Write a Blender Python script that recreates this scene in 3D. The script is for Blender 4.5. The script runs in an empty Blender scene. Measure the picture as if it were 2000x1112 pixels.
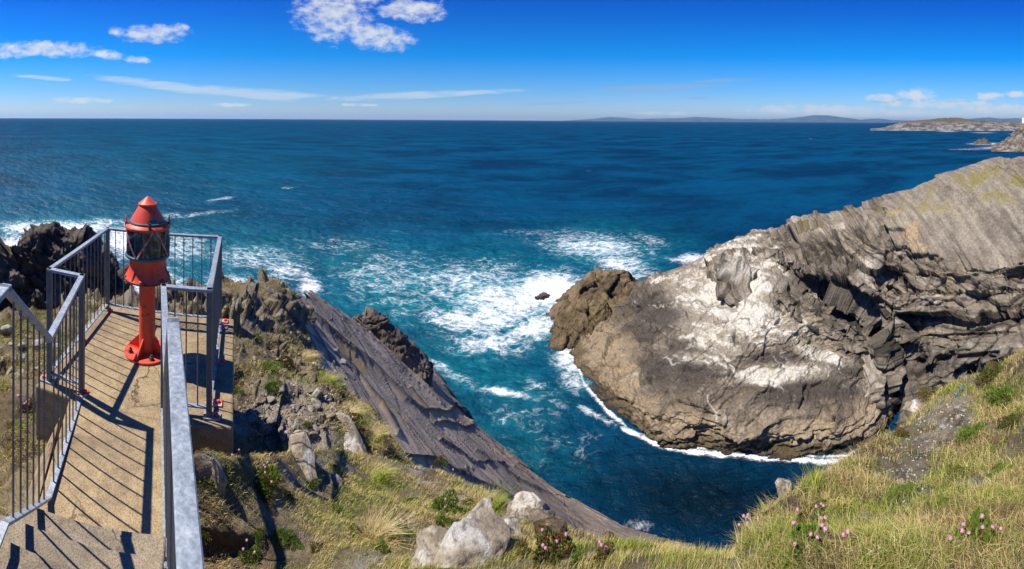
import bpy, math, random
import numpy as np
from mathutils import Vector, Matrix
random.seed(7)
RNG = np.random.default_rng(11)
SC = bpy.context.scene
COL = SC.collection

# ------------------------------------------------------------------ camera
F = 780.0            # photo pixels per radian of the stitched cylinder (photo 2000 x 1112)
CY = 235.0           # photo row of the horizon straight ahead
ROLL = -0.0062
H = 24.0             # eye above the sea
EYE = np.array([0.0, 0.0, H])
cam_d = bpy.data.cameras.new('camera')
cam_d.type = 'PANO'
cam_d.panorama_type = 'CENTRAL_CYLINDRICAL'
cam_d.central_cylindrical_range_u_min = -1000.0 / F
cam_d.central_cylindrical_range_u_max = 1000.0 / F
cam_d.central_cylindrical_range_v_min = -(1112.0 - CY) / F
cam_d.central_cylindrical_range_v_max = CY / F
cam_d.central_cylindrical_radius = 1.0
cam_d.clip_start = 0.02
cam_d.clip_end = 120000.0
cam = bpy.data.objects.new('camera', cam_d)
COL.objects.link(cam)
cam.location = EYE
cam.rotation_euler = (math.radians(90), ROLL, 0)
SC.camera = cam

# ------------------------------------------------------------------ sun and exposure
SUN_DIR = np.array([-0.93, -0.36, 0.0]); SUN_DIR /= np.linalg.norm(SUN_DIR)
SUN_EL = math.radians(56.0)
sun_d = bpy.data.lights.new('sun', 'SUN')
sun_d.energy = 5.0
sun_d.angle = math.radians(0.53)
sun_d.color = (1.0, 0.93, 0.82)
sun = bpy.data.objects.new('sun', sun_d)
COL.objects.link(sun)
sv = Vector((SUN_DIR[0] * math.cos(SUN_EL), SUN_DIR[1] * math.cos(SUN_EL), math.sin(SUN_EL)))
sun.rotation_euler = sv.to_track_quat('Z', 'Y').to_euler()
sun.location = (0, 0, H + 60)
SC.view_settings.view_transform = 'Standard'
SC.view_settings.look = 'None'
SC.view_settings.exposure = 0.5
SC.view_settings.gamma = 1.0
SC.render.engine = 'CYCLES'
try:
    SC.cycles.use_denoising = True
    SC.cycles.max_bounces = 6
    SC.cycles.diffuse_bounces = 3
    SC.cycles.glossy_bounces = 2
    SC.cycles.transparent_max_bounces = 12
    SC.cycles.caustics_reflective = False
    SC.cycles.caustics_refractive = False
except Exception:
    pass

# ------------------------------------------------------------------ node helpers
class NT:
    def __init__(self, tree):
        self.t = tree; self.n = tree.nodes; self.l = tree.links
    def new(self, kind, **kw):
        nd = self.n.new(kind)
        for k, v in kw.items(): setattr(nd, k, v)
        return nd
    def put(self, sock, v):
        if isinstance(v, bpy.types.NodeSocket): self.l.new(v, sock)
        else: sock.default_value = v
    def math(self, op, a, b=None, c=None, clamp=False):
        nd = self.new('ShaderNodeMath', operation=op, use_clamp=clamp)
        self.put(nd.inputs[0], a)
        if b is not None: self.put(nd.inputs[1], b)
        if c is not None: self.put(nd.inputs[2], c)
        return nd.outputs[0]
    def vmath(self, op, a, b=None):
        nd = self.new('ShaderNodeVectorMath', operation=op)
        self.put(nd.inputs[0], a)
        if b is not None: self.put(nd.inputs[1], b)
        return nd.outputs[0]
    def noise(self, vec, scale, detail=4, rough=0.55, dist=0.0, col=False):
        nd = self.new('ShaderNodeTexNoise')
        if vec is not None: self.l.new(vec, nd.inputs['Vector'])
        nd.inputs['Scale'].default_value = scale; nd.inputs['Detail'].default_value = detail
        nd.inputs['Roughness'].default_value = rough; nd.inputs['Distortion'].default_value = dist
        return nd.outputs['Color' if col else 'Fac']
    def ramp(self, fac, stops, interp='LINEAR'):
        nd = self.new('ShaderNodeValToRGB'); cr = nd.color_ramp; cr.interpolation = interp
        while len(cr.elements) < len(stops): cr.elements.new(0.5)
        for e, (p, c) in zip(cr.elements, stops):
            e.position = p; e.color = (c, c, c, 1) if isinstance(c, (int, float)) else (*c[:3], 1)
        self.put(nd.inputs[0], fac)
        return nd.outputs[0]
    def smooth(self, v, a, b):
        nd = self.new('ShaderNodeMapRange', interpolation_type='SMOOTHSTEP')
        self.put(nd.inputs[0], v); nd.inputs[1].default_value = a; nd.inputs[2].default_value = b
        return nd.outputs[0]
    def mix(self, fac, a, b, mode='MIX'):
        nd = self.new('ShaderNodeMix', data_type='RGBA', blend_type=mode)
        self.put(nd.inputs[0], fac)
        for s, v in ((nd.inputs[6], a), (nd.inputs[7], b)):
            if isinstance(v, (tuple, list)): v = (*v[:3], 1)
            self.put(s, v)
        return nd.outputs[2]
    def attr(self, name, out='Color'):
        nd = self.new('ShaderNodeAttribute', attribute_name=name)
        return nd.outputs[out]
    def bump(self, height, strength=0.5, dist=0.02, normal=None):
        nd = self.new('ShaderNodeBump')
        self.l.new(height, nd.inputs['Height'])
        nd.inputs['Strength'].default_value = strength; nd.inputs['Distance'].default_value = dist
        if normal is not None: self.l.new(normal, nd.inputs['Normal'])
        return nd.outputs[0]

def new_mat(name):
    m = bpy.data.materials.new(name); m.use_nodes = True
    b = m.node_tree.nodes['Principled BSDF']
    t = NT(m.node_tree)
    return m, t, b

def obj_coord(t):
    return t.new('ShaderNodeTexCoord').outputs['Object']

# ------------------------------------------------------------------ sky
world = bpy.data.worlds.new('World'); SC.world = world; world.use_nodes = True
def build_sky():
    t = NT(world.node_tree)
    for nd in list(t.n): t.n.remove(nd)
    out = t.new('ShaderNodeOutputWorld'); bg = t.new('ShaderNodeBackground')
    t.l.new(bg.outputs[0], out.inputs[0])
    sky = t.new('ShaderNodeTexSky', sky_type='NISHITA')
    sky.sun_disc = False
    sky.sun_elevation = SUN_EL
    sky.sun_rotation = math.atan2(SUN_DIR[0], SUN_DIR[1])
    sky.altitude = 0; sky.air_density = 1.0; sky.dust_density = 0.25; sky.ozone_density = 3.0
    gen = t.new('ShaderNodeTexCoord').outputs['Generated']
    sep = t.new('ShaderNodeSeparateXYZ'); t.l.new(gen, sep.inputs[0])
    x, y, z = sep.outputs
    hl = t.math('POWER', t.math('ADD', t.math('MULTIPLY', x, x), t.math('MULTIPLY', y, y)), 0.5)
    az = t.math('ARCTAN2', x, y)
    el = t.math('DIVIDE', z, t.math('MAXIMUM', hl, 0.001))
    # a richer blue overhead, paler at the horizon
    tint = t.ramp(t.math('MULTIPLY', el, 2.0, clamp=True), [(0.02, (0.84, 0.98, 1.36)), (0.14, (0.42, 0.86, 1.42)), (0.32, (0.01, 0.72, 1.50)), (0.60, (0.0, 0.40, 1.36))])
    skyc = t.mix(1.0, sky.outputs[0], tint, 'MULTIPLY')
    comb = t.new('ShaderNodeCombineXYZ'); t.l.new(az, comb.inputs[0]); t.l.new(t.math('MULTIPLY', el, 1.7), comb.inputs[1])
    cv = comb.outputs[0]
    n1 = t.noise(cv, 30, 10, 0.62, 0.2)
    n2 = t.noise(cv, 7, 4, 0.5, 0.3)
    wisp = t.new('ShaderNodeVectorMath', operation='MULTIPLY'); t.l.new(cv, wisp.inputs[0]); wisp.inputs[1].default_value = (0.35, 1.6, 1)
    n3 = t.noise(wisp.outputs[0], 22, 6, 0.6, 0.8)
    def blobs(lst):
        acc = None
        for (px, py, rx, ry, rot) in lst:
            a0 = (px - 1000) / F
            e0 = (CY + math.sin((px - 1000) / F) * 4.8 - py) / F
            dx = t.math('SUBTRACT', az, a0); dy = t.math('SUBTRACT', el, e0)
            c, s = math.cos(rot), math.sin(rot)
            u = t.math('ADD', t.math('MULTIPLY', dx, c * F / rx), t.math('MULTIPLY', dy, -s * F / rx))
            v = t.math('ADD', t.math('MULTIPLY', dx, s * F / ry), t.math('MULTIPLY', dy, c * F / ry))
            d = t.math('ADD', t.math('MULTIPLY', u, u), t.math('MULTIPLY', v, v))
            m = t.math('SUBTRACT', 1.0, d, clamp=True)
            acc = m if acc is None else t.math('MAXIMUM', acc, m)
        return acc
    puffs = blobs([(650, 28, 100, 70, 0.25), (735, 72, 100, 34, 0.15), (800, 20, 90, 30, 0.0), (690, -30, 130, 60, 0),
                   (300, 66, 85, 24, 0.0), (230, 60, 26, 12, 0), (345, 55, 28, 12, 0), (90, 96, 140, 20, 0.04), (205, 106, 50, 14, 0.1),
                   (266, 117, 34, 10, 0), (20, 100, 60, 18, 0)])
    dens = t.math('ADD', t.math('MULTIPLY', puffs, 0.85), t.math('MULTIPLY', t.math('SUBTRACT', n1, 0.54), 2.1))
    a1 = t.math('MULTIPLY', t.smooth(dens, 0.08, 0.95), t.smooth(puffs, 0.0, 0.12))
    low = blobs([(1725, 193, 45, 12, 0), (1785, 186, 50, 17, 0), (1840, 203, 160, 12, 0), (1600, 215, 180, 14, 0), (1930, 188, 40, 10, 0),
                 (1985, 184, 30, 9, 0), (1960, 214, 150, 15, 0), (1520, 216, 90, 9, 0), (1700, 222, 260, 10, 0), (160, 196, 90, 9, 0), (450, 205, 60, 5, 0), (1300, 222, 90, 5, 0), (700, 205, 50, 4, 0)])
    d2 = t.math('ADD', t.math('MULTIPLY', low, 0.55), t.math('MULTIPLY', t.math('SUBTRACT', n1, 0.5), 1.7))
    a2 = t.math('MULTIPLY', t.math('MULTIPLY', t.smooth(d2, 0.10, 0.7), t.smooth(low, 0.0, 0.2)), 0.95)
    streak = blobs([(300, 165, 150, 12, 0.12), (480, 182, 220, 14, 0.06), (80, 152, 70, 5, 0.08), (800, 186, 260, 9, -0.05)])
    d3 = t.math('ADD', t.math('MULTIPLY', streak, 0.55), t.math('MULTIPLY', t.math('SUBTRACT', n3, 0.5), 1.5))
    a3 = t.math('MULTIPLY', t.math('MULTIPLY', t.smooth(d3, 0.05, 0.6), t.smooth(streak, 0.0, 0.35)), 0.62)
    grey = blobs([(1290, 170, 150, 9, -0.05), (1260, 178, 90, 5, 0.0), (1355, 191, 55, 4, 0), (1420, 157, 90, 5, -0.05), (1080, 202, 90, 4, -0.04), (1745, 197, 60, 6, 0), (1870, 199, 30, 5, 0)])
    d4 = t.math('ADD', t.math('MULTIPLY', grey, 0.6), t.math('MULTIPLY', t.math('SUBTRACT', n3, 0.5), 1.6))
    a4 = t.math('MULTIPLY', t.math('MULTIPLY', t.smooth(d4, 0.1, 0.6), t.smooth(grey, 0.0, 0.25)), 0.5)
    shade = t.ramp(t.math('ADD', t.math('MULTIPLY', n2, 0.5), t.math('MULTIPLY', n1, 0.5)), [(0.3, (5.4, 6.3, 7.8)), (0.62, (8.0, 8.3, 8.8))])
    c = t.mix(a4, skyc, (3.1, 4.6, 7.2))
    c = t.mix(a3, c, (6.9, 7.6, 8.6))
    c = t.mix(a2, c, (7.2, 7.8, 8.6))
    c = t.mix(t.math('MULTIPLY', a1, 0.88), c, shade)
    t.l.new(c, bg.inputs['Color'])
    bg.inputs['Strength'].default_value = 0.07
build_sky()

# ------------------------------------------------------------------ geometry of the view: pixel of the photograph <-> point of the place
CR, SR = math.cos(ROLL), math.sin(ROLL)
def ray(px, py):
    """direction per unit of horizontal radius of the camera's cylinder, arrays allowed"""
    th = (np.asarray(px, float) - 1000.0) / F
    tz = (CY - np.asarray(py, float)) / F
    x, y, z = np.sin(th), np.cos(th), tz
    return np.stack(np.broadcast_arrays(x * CR + z * SR, y, -x * SR + z * CR), -1)
def at(px, py, r):
    return EYE + ray(px, py) * np.asarray(r, float)[..., None]
def at_h(px, py, h):
    """point on that ray at height h above the sea"""
    d = ray(px, py)
    return EYE + d * ((np.asarray(h, float) - H) / np.minimum(d[..., 2], -1e-4))[..., None]
def pix(p):
    q = np.asarray(p, float) - EYE
    x = q[..., 0] * CR - q[..., 2] * SR; z = q[..., 0] * SR + q[..., 2] * CR; y = q[..., 1]
    r = np.maximum(np.hypot(x, y), 1e-6)
    return 1000 + F * np.arctan2(x, y), CY - F * z / r, r

# ------------------------------------------------------------------ noise
_perm = RNG.permutation(256).astype(np.int32); _perm = np.concatenate([_perm, _perm, _perm])
_g = RNG.normal(size=(256, 3)); _g /= np.linalg.norm(_g, axis=1, keepdims=True)
_g = _g.astype(np.float32)
def _hash(i, j, k):
    return _perm[_perm[_perm[i & 255] + (j & 255)] + (k & 255)]
def pnoise(p):
    p = np.asarray(p, np.float32); sh = p.shape[:-1]; p = p.reshape(-1, 3)
    f0 = np.floor(p); i = f0.astype(np.int32); f = p - f0
    u = f * f * f * (f * (f * 6 - 15) + 10)
    res = 0
    for dx in (0, 1):
        wx = u[:, 0] if dx else 1 - u[:, 0]
        for dy in (0, 1):
            wy = u[:, 1] if dy else 1 - u[:, 1]
            for dz in (0, 1):
                wz = u[:, 2] if dz else 1 - u[:, 2]
                g = _g[_hash(i[:, 0] + dx, i[:, 1] + dy, i[:, 2] + dz)]
                res = res + wx * wy * wz * (g[:, 0] * (f[:, 0] - dx) + g[:, 1] * (f[:, 1] - dy) + g[:, 2] * (f[:, 2] - dz))
    return (res * 1.5).reshape(sh)
def fbm(p, scale=1.0, octv=4, gain=0.5, lac=2.03, ridged=False):
    p = np.asarray(p, float) * scale; a, s, n = 1.0, 0.0, 0.0
    for o in range(octv):
        v = pnoise(p + 17.3 * o)
        if ridged: v = 1 - 2 * np.abs(v)
        s = s + a * v; n += a; a *= gain; p = p * lac
    return s / n
def blocks(p, tilt=0.6):
    """broken rock: every cell of a jittered lattice is a flat tilted face of its own; returns the height and a mask of the cell borders"""
    p = np.asarray(p, np.float32); sh = p.shape[:-1]; p = p.reshape(-1, 3)
    i = np.floor(p).astype(np.int32)
    f1 = np.full(len(p), 9.0, np.float32); f2 = f1.copy(); hid = np.zeros(len(p), np.int32); df = np.zeros_like(p)
    for dx in (-1, 0, 1):
        for dy in (-1, 0, 1):
            for dz in (-1, 0, 1):
                c = i + np.array((dx, dy, dz), np.int32)
                h = _hash(c[:, 0], c[:, 1], c[:, 2])
                q = p - (c + np.float32(0.5) + np.float32(0.42) * _g[h])
                d = np.einsum('ij,ij->i', q, q)
                near = d < f1
                f2 = np.where(near, f1, np.minimum(f2, d)); hid[near] = h[near]; df[near] = q[near]
                f1 = np.where(near, d, f1)
    tl = _g[(hid * 5 + 37) & 255]
    hgt = (hid * 89 % 256) / 255.0 - 0.5 + tilt * np.einsum('ij,ij->i', df, tl)
    edge = 1 - sstep(0.0, 0.09, np.sqrt(f2) - np.sqrt(f1))
    return hgt.reshape(sh), edge.reshape(sh), (hid / 255.0).reshape(sh)
def sstep(a, b, x):
    t = np.clip((x - a) / (b - a), 0, 1); return t * t * (3 - 2 * t)
def hsh1(k):
    k = np.asarray(k).astype(np.int64)
    return _perm[(k * 7 + 13) & 255] / 255.0
def steps1(s):
    """stepped ledges along a bedding coordinate"""
    k = np.floor(s); f = s - k
    return hsh1(k) + (hsh1(k + 1) - hsh1(k)) * sstep(0.78, 1.0, f)
def unit(v):
    v = np.asarray(v, float); return v / np.linalg.norm(v)
def lerp3(a, b, t):
    return np.asarray(a) * (1 - t[..., None]) + np.asarray(b) * t[..., None]

# ------------------------------------------------------------------ mesh and object helpers
def mesh_np(name, verts, quads=None, tris=None, col=None, smooth=True, attrs=None, mats=None):
    me = bpy.data.meshes.new(name)
    verts = np.asarray(verts, np.float32).reshape(-1, 3)
    lv, ls = [], []
    st = 0
    for arr, n in ((quads, 4), (tris, 3)):
        if arr is not None and len(arr):
            arr = np.asarray(arr, np.int32).reshape(-1, n)
            lv.append(arr.ravel()); ls.append(st + np.arange(len(arr), dtype=np.int32) * n); st += arr.size
    lv = np.concatenate(lv); ls = np.concatenate(ls)
    me.vertices.add(len(verts)); me.vertices.foreach_set('co', verts.ravel())
    me.loops.add(len(lv)); me.loops.foreach_set('vertex_index', lv)
    me.polygons.add(len(ls)); me.polygons.foreach_set('loop_start', ls)
    if col is not None:
        a = me.attributes.new('Col', 'FLOAT_COLOR', 'POINT')
        c = np.ones((len(verts), 4), np.float32); c[:, :3] = np.asarray(col).reshape(-1, 3)
        a.data.foreach_set('color', c.ravel())
    for k, v in (attrs or {}).items():
        a = me.attributes.new(k, 'FLOAT', 'POINT'); a.data.foreach_set('value', np.asarray(v, np.float32).ravel())
    me.update(calc_edges=True); me.validate()
    if smooth: me.polygons.foreach_set('use_smooth', np.ones(len(me.polygons), bool))
    return me
def link(name, me, m=None, parent=None, loc=None, rot=None):
    o = bpy.data.objects.new(name, me); COL.objects.link(o)
    if m is not None and me is not None and not me.materials: me.materials.append(m)
    if parent is not None: o.parent = parent
    if loc is not None: o.location = loc
    if rot is not None: o.rotation_euler = rot
    return o
def tag(o, label=None, cat=None, group=None, kind=None):
    if label: o['label'] = label
    if cat: o['category'] = cat
    if group: o['group'] = group
    if kind: o['kind'] = kind
    return o
def empty(name, loc, rz=0.0):
    o = bpy.data.objects.new(name, None); COL.objects.link(o)
    o.location = loc; o.rotation_euler = (0, 0, rz); o.empty_display_size = 0.1
    return o
class MB:
    """collects plain solids into one mesh"""
    def __init__(self): self.v, self.q, self.n = [], [], 0
    def add(self, v, f):
        self.v += [tuple(x) for x in v]; self.q += [tuple(i + self.n for i in k) for k in f]; self.n += len(v)
        return self
    def beam(self, a, b, w, h, up=(0, 0, 1), bev=0.0, ext=0.0):
        """rectangular bar from a to b, w wide, h deep, chamfered edges"""
        a, b = np.array(a, float), np.array(b, float); d = unit(b - a); a = a - d * ext; b = b + d * ext
        s = np.cross(d, up)
        if np.linalg.norm(s) < 1e-4: s = np.cross(d, (1, 0, 0))
        s = unit(s); u = unit(np.cross(s, d)); e = bev or min(w, h) * 0.12
        x, y = w / 2, h / 2
        prof = [(-x, -y + e), (-x + e, -y), (x - e, -y), (x, -y + e), (x, y - e), (x - e, y), (-x + e, y), (-x, y - e)]
        v = [a + s * p + u * q for p, q in prof] + [b + s * p + u * q for p, q in prof]
        f = [(i, i + 8, (i + 1) % 8 + 8, (i + 1) % 8) for i in range(8)] + [tuple(range(8)), tuple(range(15, 7, -1))]
        return self.add(v, f)
    def tube(self, pts, r, n=10, cap=True):
        pts = [np.array(p, float) for p in pts]; rs = r if isinstance(r, (list, tuple)) else [r] * len(pts)
        v = []; k = len(pts)
        for i, p in enumerate(pts):
            d = unit((pts[min(i + 1, k - 1)] - pts[max(i - 1, 0)]))
            s = np.cross(d, (0, 0, 1))
            if np.linalg.norm(s) < 1e-3: s = np.array((1.0, 0, 0))
            s = unit(s); u = np.cross(s, d)
            v += [p + rs[i] * (s * math.cos(t) + u * math.sin(t)) for t in (2 * math.pi * j / n for j in range(n))]
        f = [(i * n + j, i * n + (j + 1) % n, (i + 1) * n + (j + 1) % n, (i + 1) * n + j) for i in range(k - 1) for j in range(n)]
        if cap: f += [tuple(range(n - 1, -1, -1)), tuple(range((k - 1) * n, k * n))]
        return self.add(v, f)
    def lathe(self, prof, n=48, c=(0, 0, 0), closed=False):
        v = [(c[0] + r * math.cos(2 * math.pi * j / n), c[1] + r * math.sin(2 * math.pi * j / n), c[2] + z) for r, z in prof for j in range(n)]
        k = len(prof)
        rng = range(k if closed else k - 1)
        f = [(i * n + j, i * n + (j + 1) % n, ((i + 1) % k) * n + (j + 1) % n, ((i + 1) % k) * n + j) for i in rng for j in range(n)]
        if not closed:
            if prof[0][0] > 1e-5: f.append(tuple(range(n - 1, -1, -1)))
            if prof[-1][0] > 1e-5: f.append(tuple(range((k - 1) * n, k * n)))
        return self.add(v, f)
    def prism(self, poly, z0, z1):
        n = len(poly)
        v = [(p[0], p[1], z0) for p in poly] + [(p[0], p[1], z1) for p in poly]
        f = [(i, (i + 1) % n, (i + 1) % n + n, i + n) for i in range(n)] + [tuple(range(n - 1, -1, -1)), tuple(range(n, 2 * n))]
        return self.add(v, f)
    def build(self, name, m, parent=None, smooth=False, bevel=0.0, loc=None, rot=None):
        me = bpy.data.meshes.new(name); me.from_pydata(self.v, [], self.q); me.validate(); me.update()
        if smooth:
            me.polygons.foreach_set('use_smooth', np.ones(len(me.polygons), bool))
            me.set_sharp_from_angle(angle=math.radians(38))
        o = link(name, me, m, parent, loc, rot)
        if bevel:
            b = o.modifiers.new('bevel', 'BEVEL'); b.width = bevel; b.segments = 2; b.limit_method = 'ANGLE'
        return o

def cubic_resample(net, n, axis, soft=1.0):
    """Catmull-Rom along one axis of a control net"""
    net = np.moveaxis(np.asarray(net, float), axis, 0); k = net.shape[0]
    t = np.linspace(0, k - 1, n); i = np.minimum(t.astype(int), k - 2); f = (t - i).reshape(-1, *([1] * (net.ndim - 1)))
    ext = np.concatenate([2 * net[:1] - net[1:2], net, 2 * net[-1:] - net[-2:-1]])
    p0, p1, p2, p3 = ext[i], ext[i + 1], ext[i + 2], ext[i + 3]
    cr = 0.5 * (2 * p1 + (p2 - p0) * f + (2 * p0 - 5 * p1 + 4 * p2 - p3) * f ** 2 + (3 * p1 - p0 - 3 * p2 + p3) * f ** 3)
    li = p1 + (p2 - p1) * f
    return np.moveaxis(cr * soft + li * (1 - soft), 0, axis)
def surf(net, nu, nv, soft=0.75):
    g = cubic_resample(net, nu, 0, soft); return cubic_resample(g, nv, 1, soft)
def normals(g):
    du = np.gradient(g, axis=0); dv = np.gradient(g, axis=1)
    n = np.cross(du, dv); n /= np.maximum(np.linalg.norm(n, axis=-1, keepdims=True), 1e-9)
    return n
def face_out(g, n):
    """normals towards the eye or upwards"""
    s = np.sign((n * (EYE - g)).sum(-1).mean() or 1.0)
    return n * s
def grid_quads(nu, nv):
    i = np.arange(nu * nv).reshape(nu, nv)
    return np.stack([i[:-1, :-1], i[:-1, 1:], i[1:, 1:], i[1:, :-1]], -1).reshape(-1, 4)
def ell(px, py, cx, cy, rx, ry, rot=0.0, soft=1.0):
    c, s = math.cos(rot), math.sin(rot)
    u = ((px - cx) * c + (py - cy) * s) / rx; v = (-(px - cx) * s + (py - cy) * c) / ry
    return np.exp(-(u * u + v * v) * soft)

# ------------------------------------------------------------------ materials
def rock_mat(name, bump_scale, bump_dist, rough=0.85, fine=0.25, detail_scale=None, spec=0.25):
    m, t, b = new_mat(name)
    c = obj_coord(t)
    col = t.attr('Col')
    n = t.noise(c, bump_scale, 8, 0.68)
    n2 = t.noise(c, (detail_scale or bump_scale * 4), 6, 0.7)
    k = t.ramp(n2, [(0.25, 1 - fine * 1.6), (0.5, 1.0), (0.78, 1 + fine)])
    t.l.new(t.mix(1.0, col, k, 'MULTIPLY'), b.inputs['Base Color'])
    b.inputs['Roughness'].default_value = rough
    b.inputs['Specular IOR Level'].default_value = spec
    hgt = t.math('ADD', n, t.math('MULTIPLY', n2, 0.35))
    t.l.new(t.bump(hgt, 0.9, bump_dist), b.inputs['Normal'])
    return m
M_ROCK_FAR = rock_mat('weathered_rock', 1.3, 0.22)
M_SLAB = rock_mat('slab_rock', 5.0, 0.035)
M_NEAR = rock_mat('pale_rock', 14, 0.02, fine=0.3)
M_SOIL = rock_mat('soil', 24, 0.02, fine=0.5, rough=0.95)
M_COAST = rock_mat('coast_rock', 0.05, 3.0)
M_HILL = rock_mat('far_hill', 0.002, 4.0, fine=0.1)

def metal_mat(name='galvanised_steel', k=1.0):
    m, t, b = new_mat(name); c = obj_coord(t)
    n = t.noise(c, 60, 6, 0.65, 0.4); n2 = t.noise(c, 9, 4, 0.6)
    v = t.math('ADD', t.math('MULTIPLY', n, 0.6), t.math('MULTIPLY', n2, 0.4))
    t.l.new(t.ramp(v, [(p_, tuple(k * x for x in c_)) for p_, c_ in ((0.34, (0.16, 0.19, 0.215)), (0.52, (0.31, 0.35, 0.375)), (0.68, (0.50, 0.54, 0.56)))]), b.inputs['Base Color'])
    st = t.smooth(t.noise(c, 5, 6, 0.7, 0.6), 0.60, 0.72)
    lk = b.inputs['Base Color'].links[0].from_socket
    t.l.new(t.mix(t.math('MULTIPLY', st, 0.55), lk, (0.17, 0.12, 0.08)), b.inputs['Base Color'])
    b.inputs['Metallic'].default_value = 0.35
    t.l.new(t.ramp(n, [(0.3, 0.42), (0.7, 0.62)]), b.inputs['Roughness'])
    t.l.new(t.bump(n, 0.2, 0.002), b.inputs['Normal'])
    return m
M_METAL = metal_mat(); M_METAL_SHADED = metal_mat('galvanised_steel_shaded', 0.42)  # second one: same steel darkened, shade of posts and balusters put into its colour
def paint_mat(name, base, dark, chip=(0.05, 0.04, 0.035), chips=0.63, rough=0.42):
    m, t, b = new_mat(name); c = obj_coord(t)
    n = t.noise(c, 7, 5, 0.6); f = t.noise(c, 22, 6, 0.65, 0.5); r = t.noise(c, 90, 4, 0.6)
    col = t.mix(t.smooth(n, 0.35, 0.7), base, dark)
    mp = t.new('ShaderNodeMapping'); t.l.new(c, mp.inputs[0]); mp.inputs['Scale'].default_value = (34, 34, 2.2)
    runs = t.smooth(t.noise(mp.outputs[0], 1.0, 4, 0.6), 0.56, 0.74)
    col = t.mix(t.math('MULTIPLY', runs, 0.45), col, tuple(0.35 * x for x in dark))
    rust = t.smooth(f, chips, chips + 0.03)
    col = t.mix(rust, col, chip)
    t.l.new(col, b.inputs['Base Color'])
    t.l.new(t.math('ADD', rough, t.math('MULTIPLY', rust, 0.4)), b.inputs['Roughness'])
    h = t.math('SUBTRACT', t.math('MULTIPLY', r, 0.25), t.math('MULTIPLY', rust, 0.6))
    t.l.new(t.bump(h, 0.35, 0.004), b.inputs['Normal'])
    return m
M_RED = paint_mat('red_paint', (0.82, 0.066, 0.022), (0.60, 0.085, 0.038), chips=0.61, rough=0.5)
M_REDWORN = paint_mat('worn_red_paint', (0.60, 0.06, 0.03), (0.5, 0.12, 0.08), chip=(0.45, 0.42, 0.38), chips=0.50)
M_TEAL = paint_mat('teal_underpaint', (0.02, 0.10, 0.12), (0.03, 0.14, 0.15), chip=(0.45, 0.06, 0.03), chips=0.60)
M_BLUE = paint_mat('blue_paint', (0.015, 0.10, 0.15), (0.03, 0.14, 0.19), chip=(0.4, 0.42, 0.43), chips=0.56)
M_DARK = paint_mat('dark_steel', (0.03, 0.026, 0.022), (0.05, 0.04, 0.03), chip=(0.14, 0.06, 0.03), chips=0.6, rough=0.5)
def lens_mat():
    m, t, b = new_mat('ribbed_lens'); c = obj_coord(t)
    n = t.noise(c, 30, 5, 0.6)
    t.l.new(t.ramp(n, [(0.3, (0.022, 0.018, 0.015)), (0.75, (0.15, 0.125, 0.10))]), b.inputs['Base Color'])
    b.inputs['Roughness'].default_value = 0.35
    return m
M_LENS = lens_mat()
def glass_mat():
    m = bpy.data.materials.new('lantern_glass'); m.use_nodes = True; t = NT(m.node_tree)
    for nd in list(t.n): t.n.remove(nd)
    out = t.new('ShaderNodeOutputMaterial'); tr = t.new('ShaderNodeBsdfTransparent'); gl = t.new('ShaderNodeBsdfGlossy')
    df = t.new('ShaderNodeBsdfDiffuse'); df.inputs[0].default_value = (0.55, 0.6, 0.6, 1)
    tr.inputs[0].default_value = (0.86, 0.93, 0.93, 1); gl.inputs['Roughness'].default_value = 0.06
    lw = t.new('ShaderNodeFresnel'); lw.inputs[0].default_value = 1.5
    mx = t.new('ShaderNodeMixShader'); t.l.new(lw.outputs[0], mx.inputs[0]); t.l.new(tr.outputs[0], mx.inputs[1]); t.l.new(gl.outputs[0], mx.inputs[2])
    dirt = t.noise(obj_coord(t), 18, 6, 0.7, 0.5)
    mx2 = t.new('ShaderNodeMixShader'); t.l.new(t.math('MULTIPLY', t.smooth(dirt, 0.5, 0.8), 0.55), mx2.inputs[0])
    t.l.new(mx.outputs[0], mx2.inputs[1]); t.l.new(df.outputs[0], mx2.inputs[2])
    t.l.new(mx2.outputs[0], out.inputs[0])
    return m
M_GLASS = glass_mat()
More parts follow.
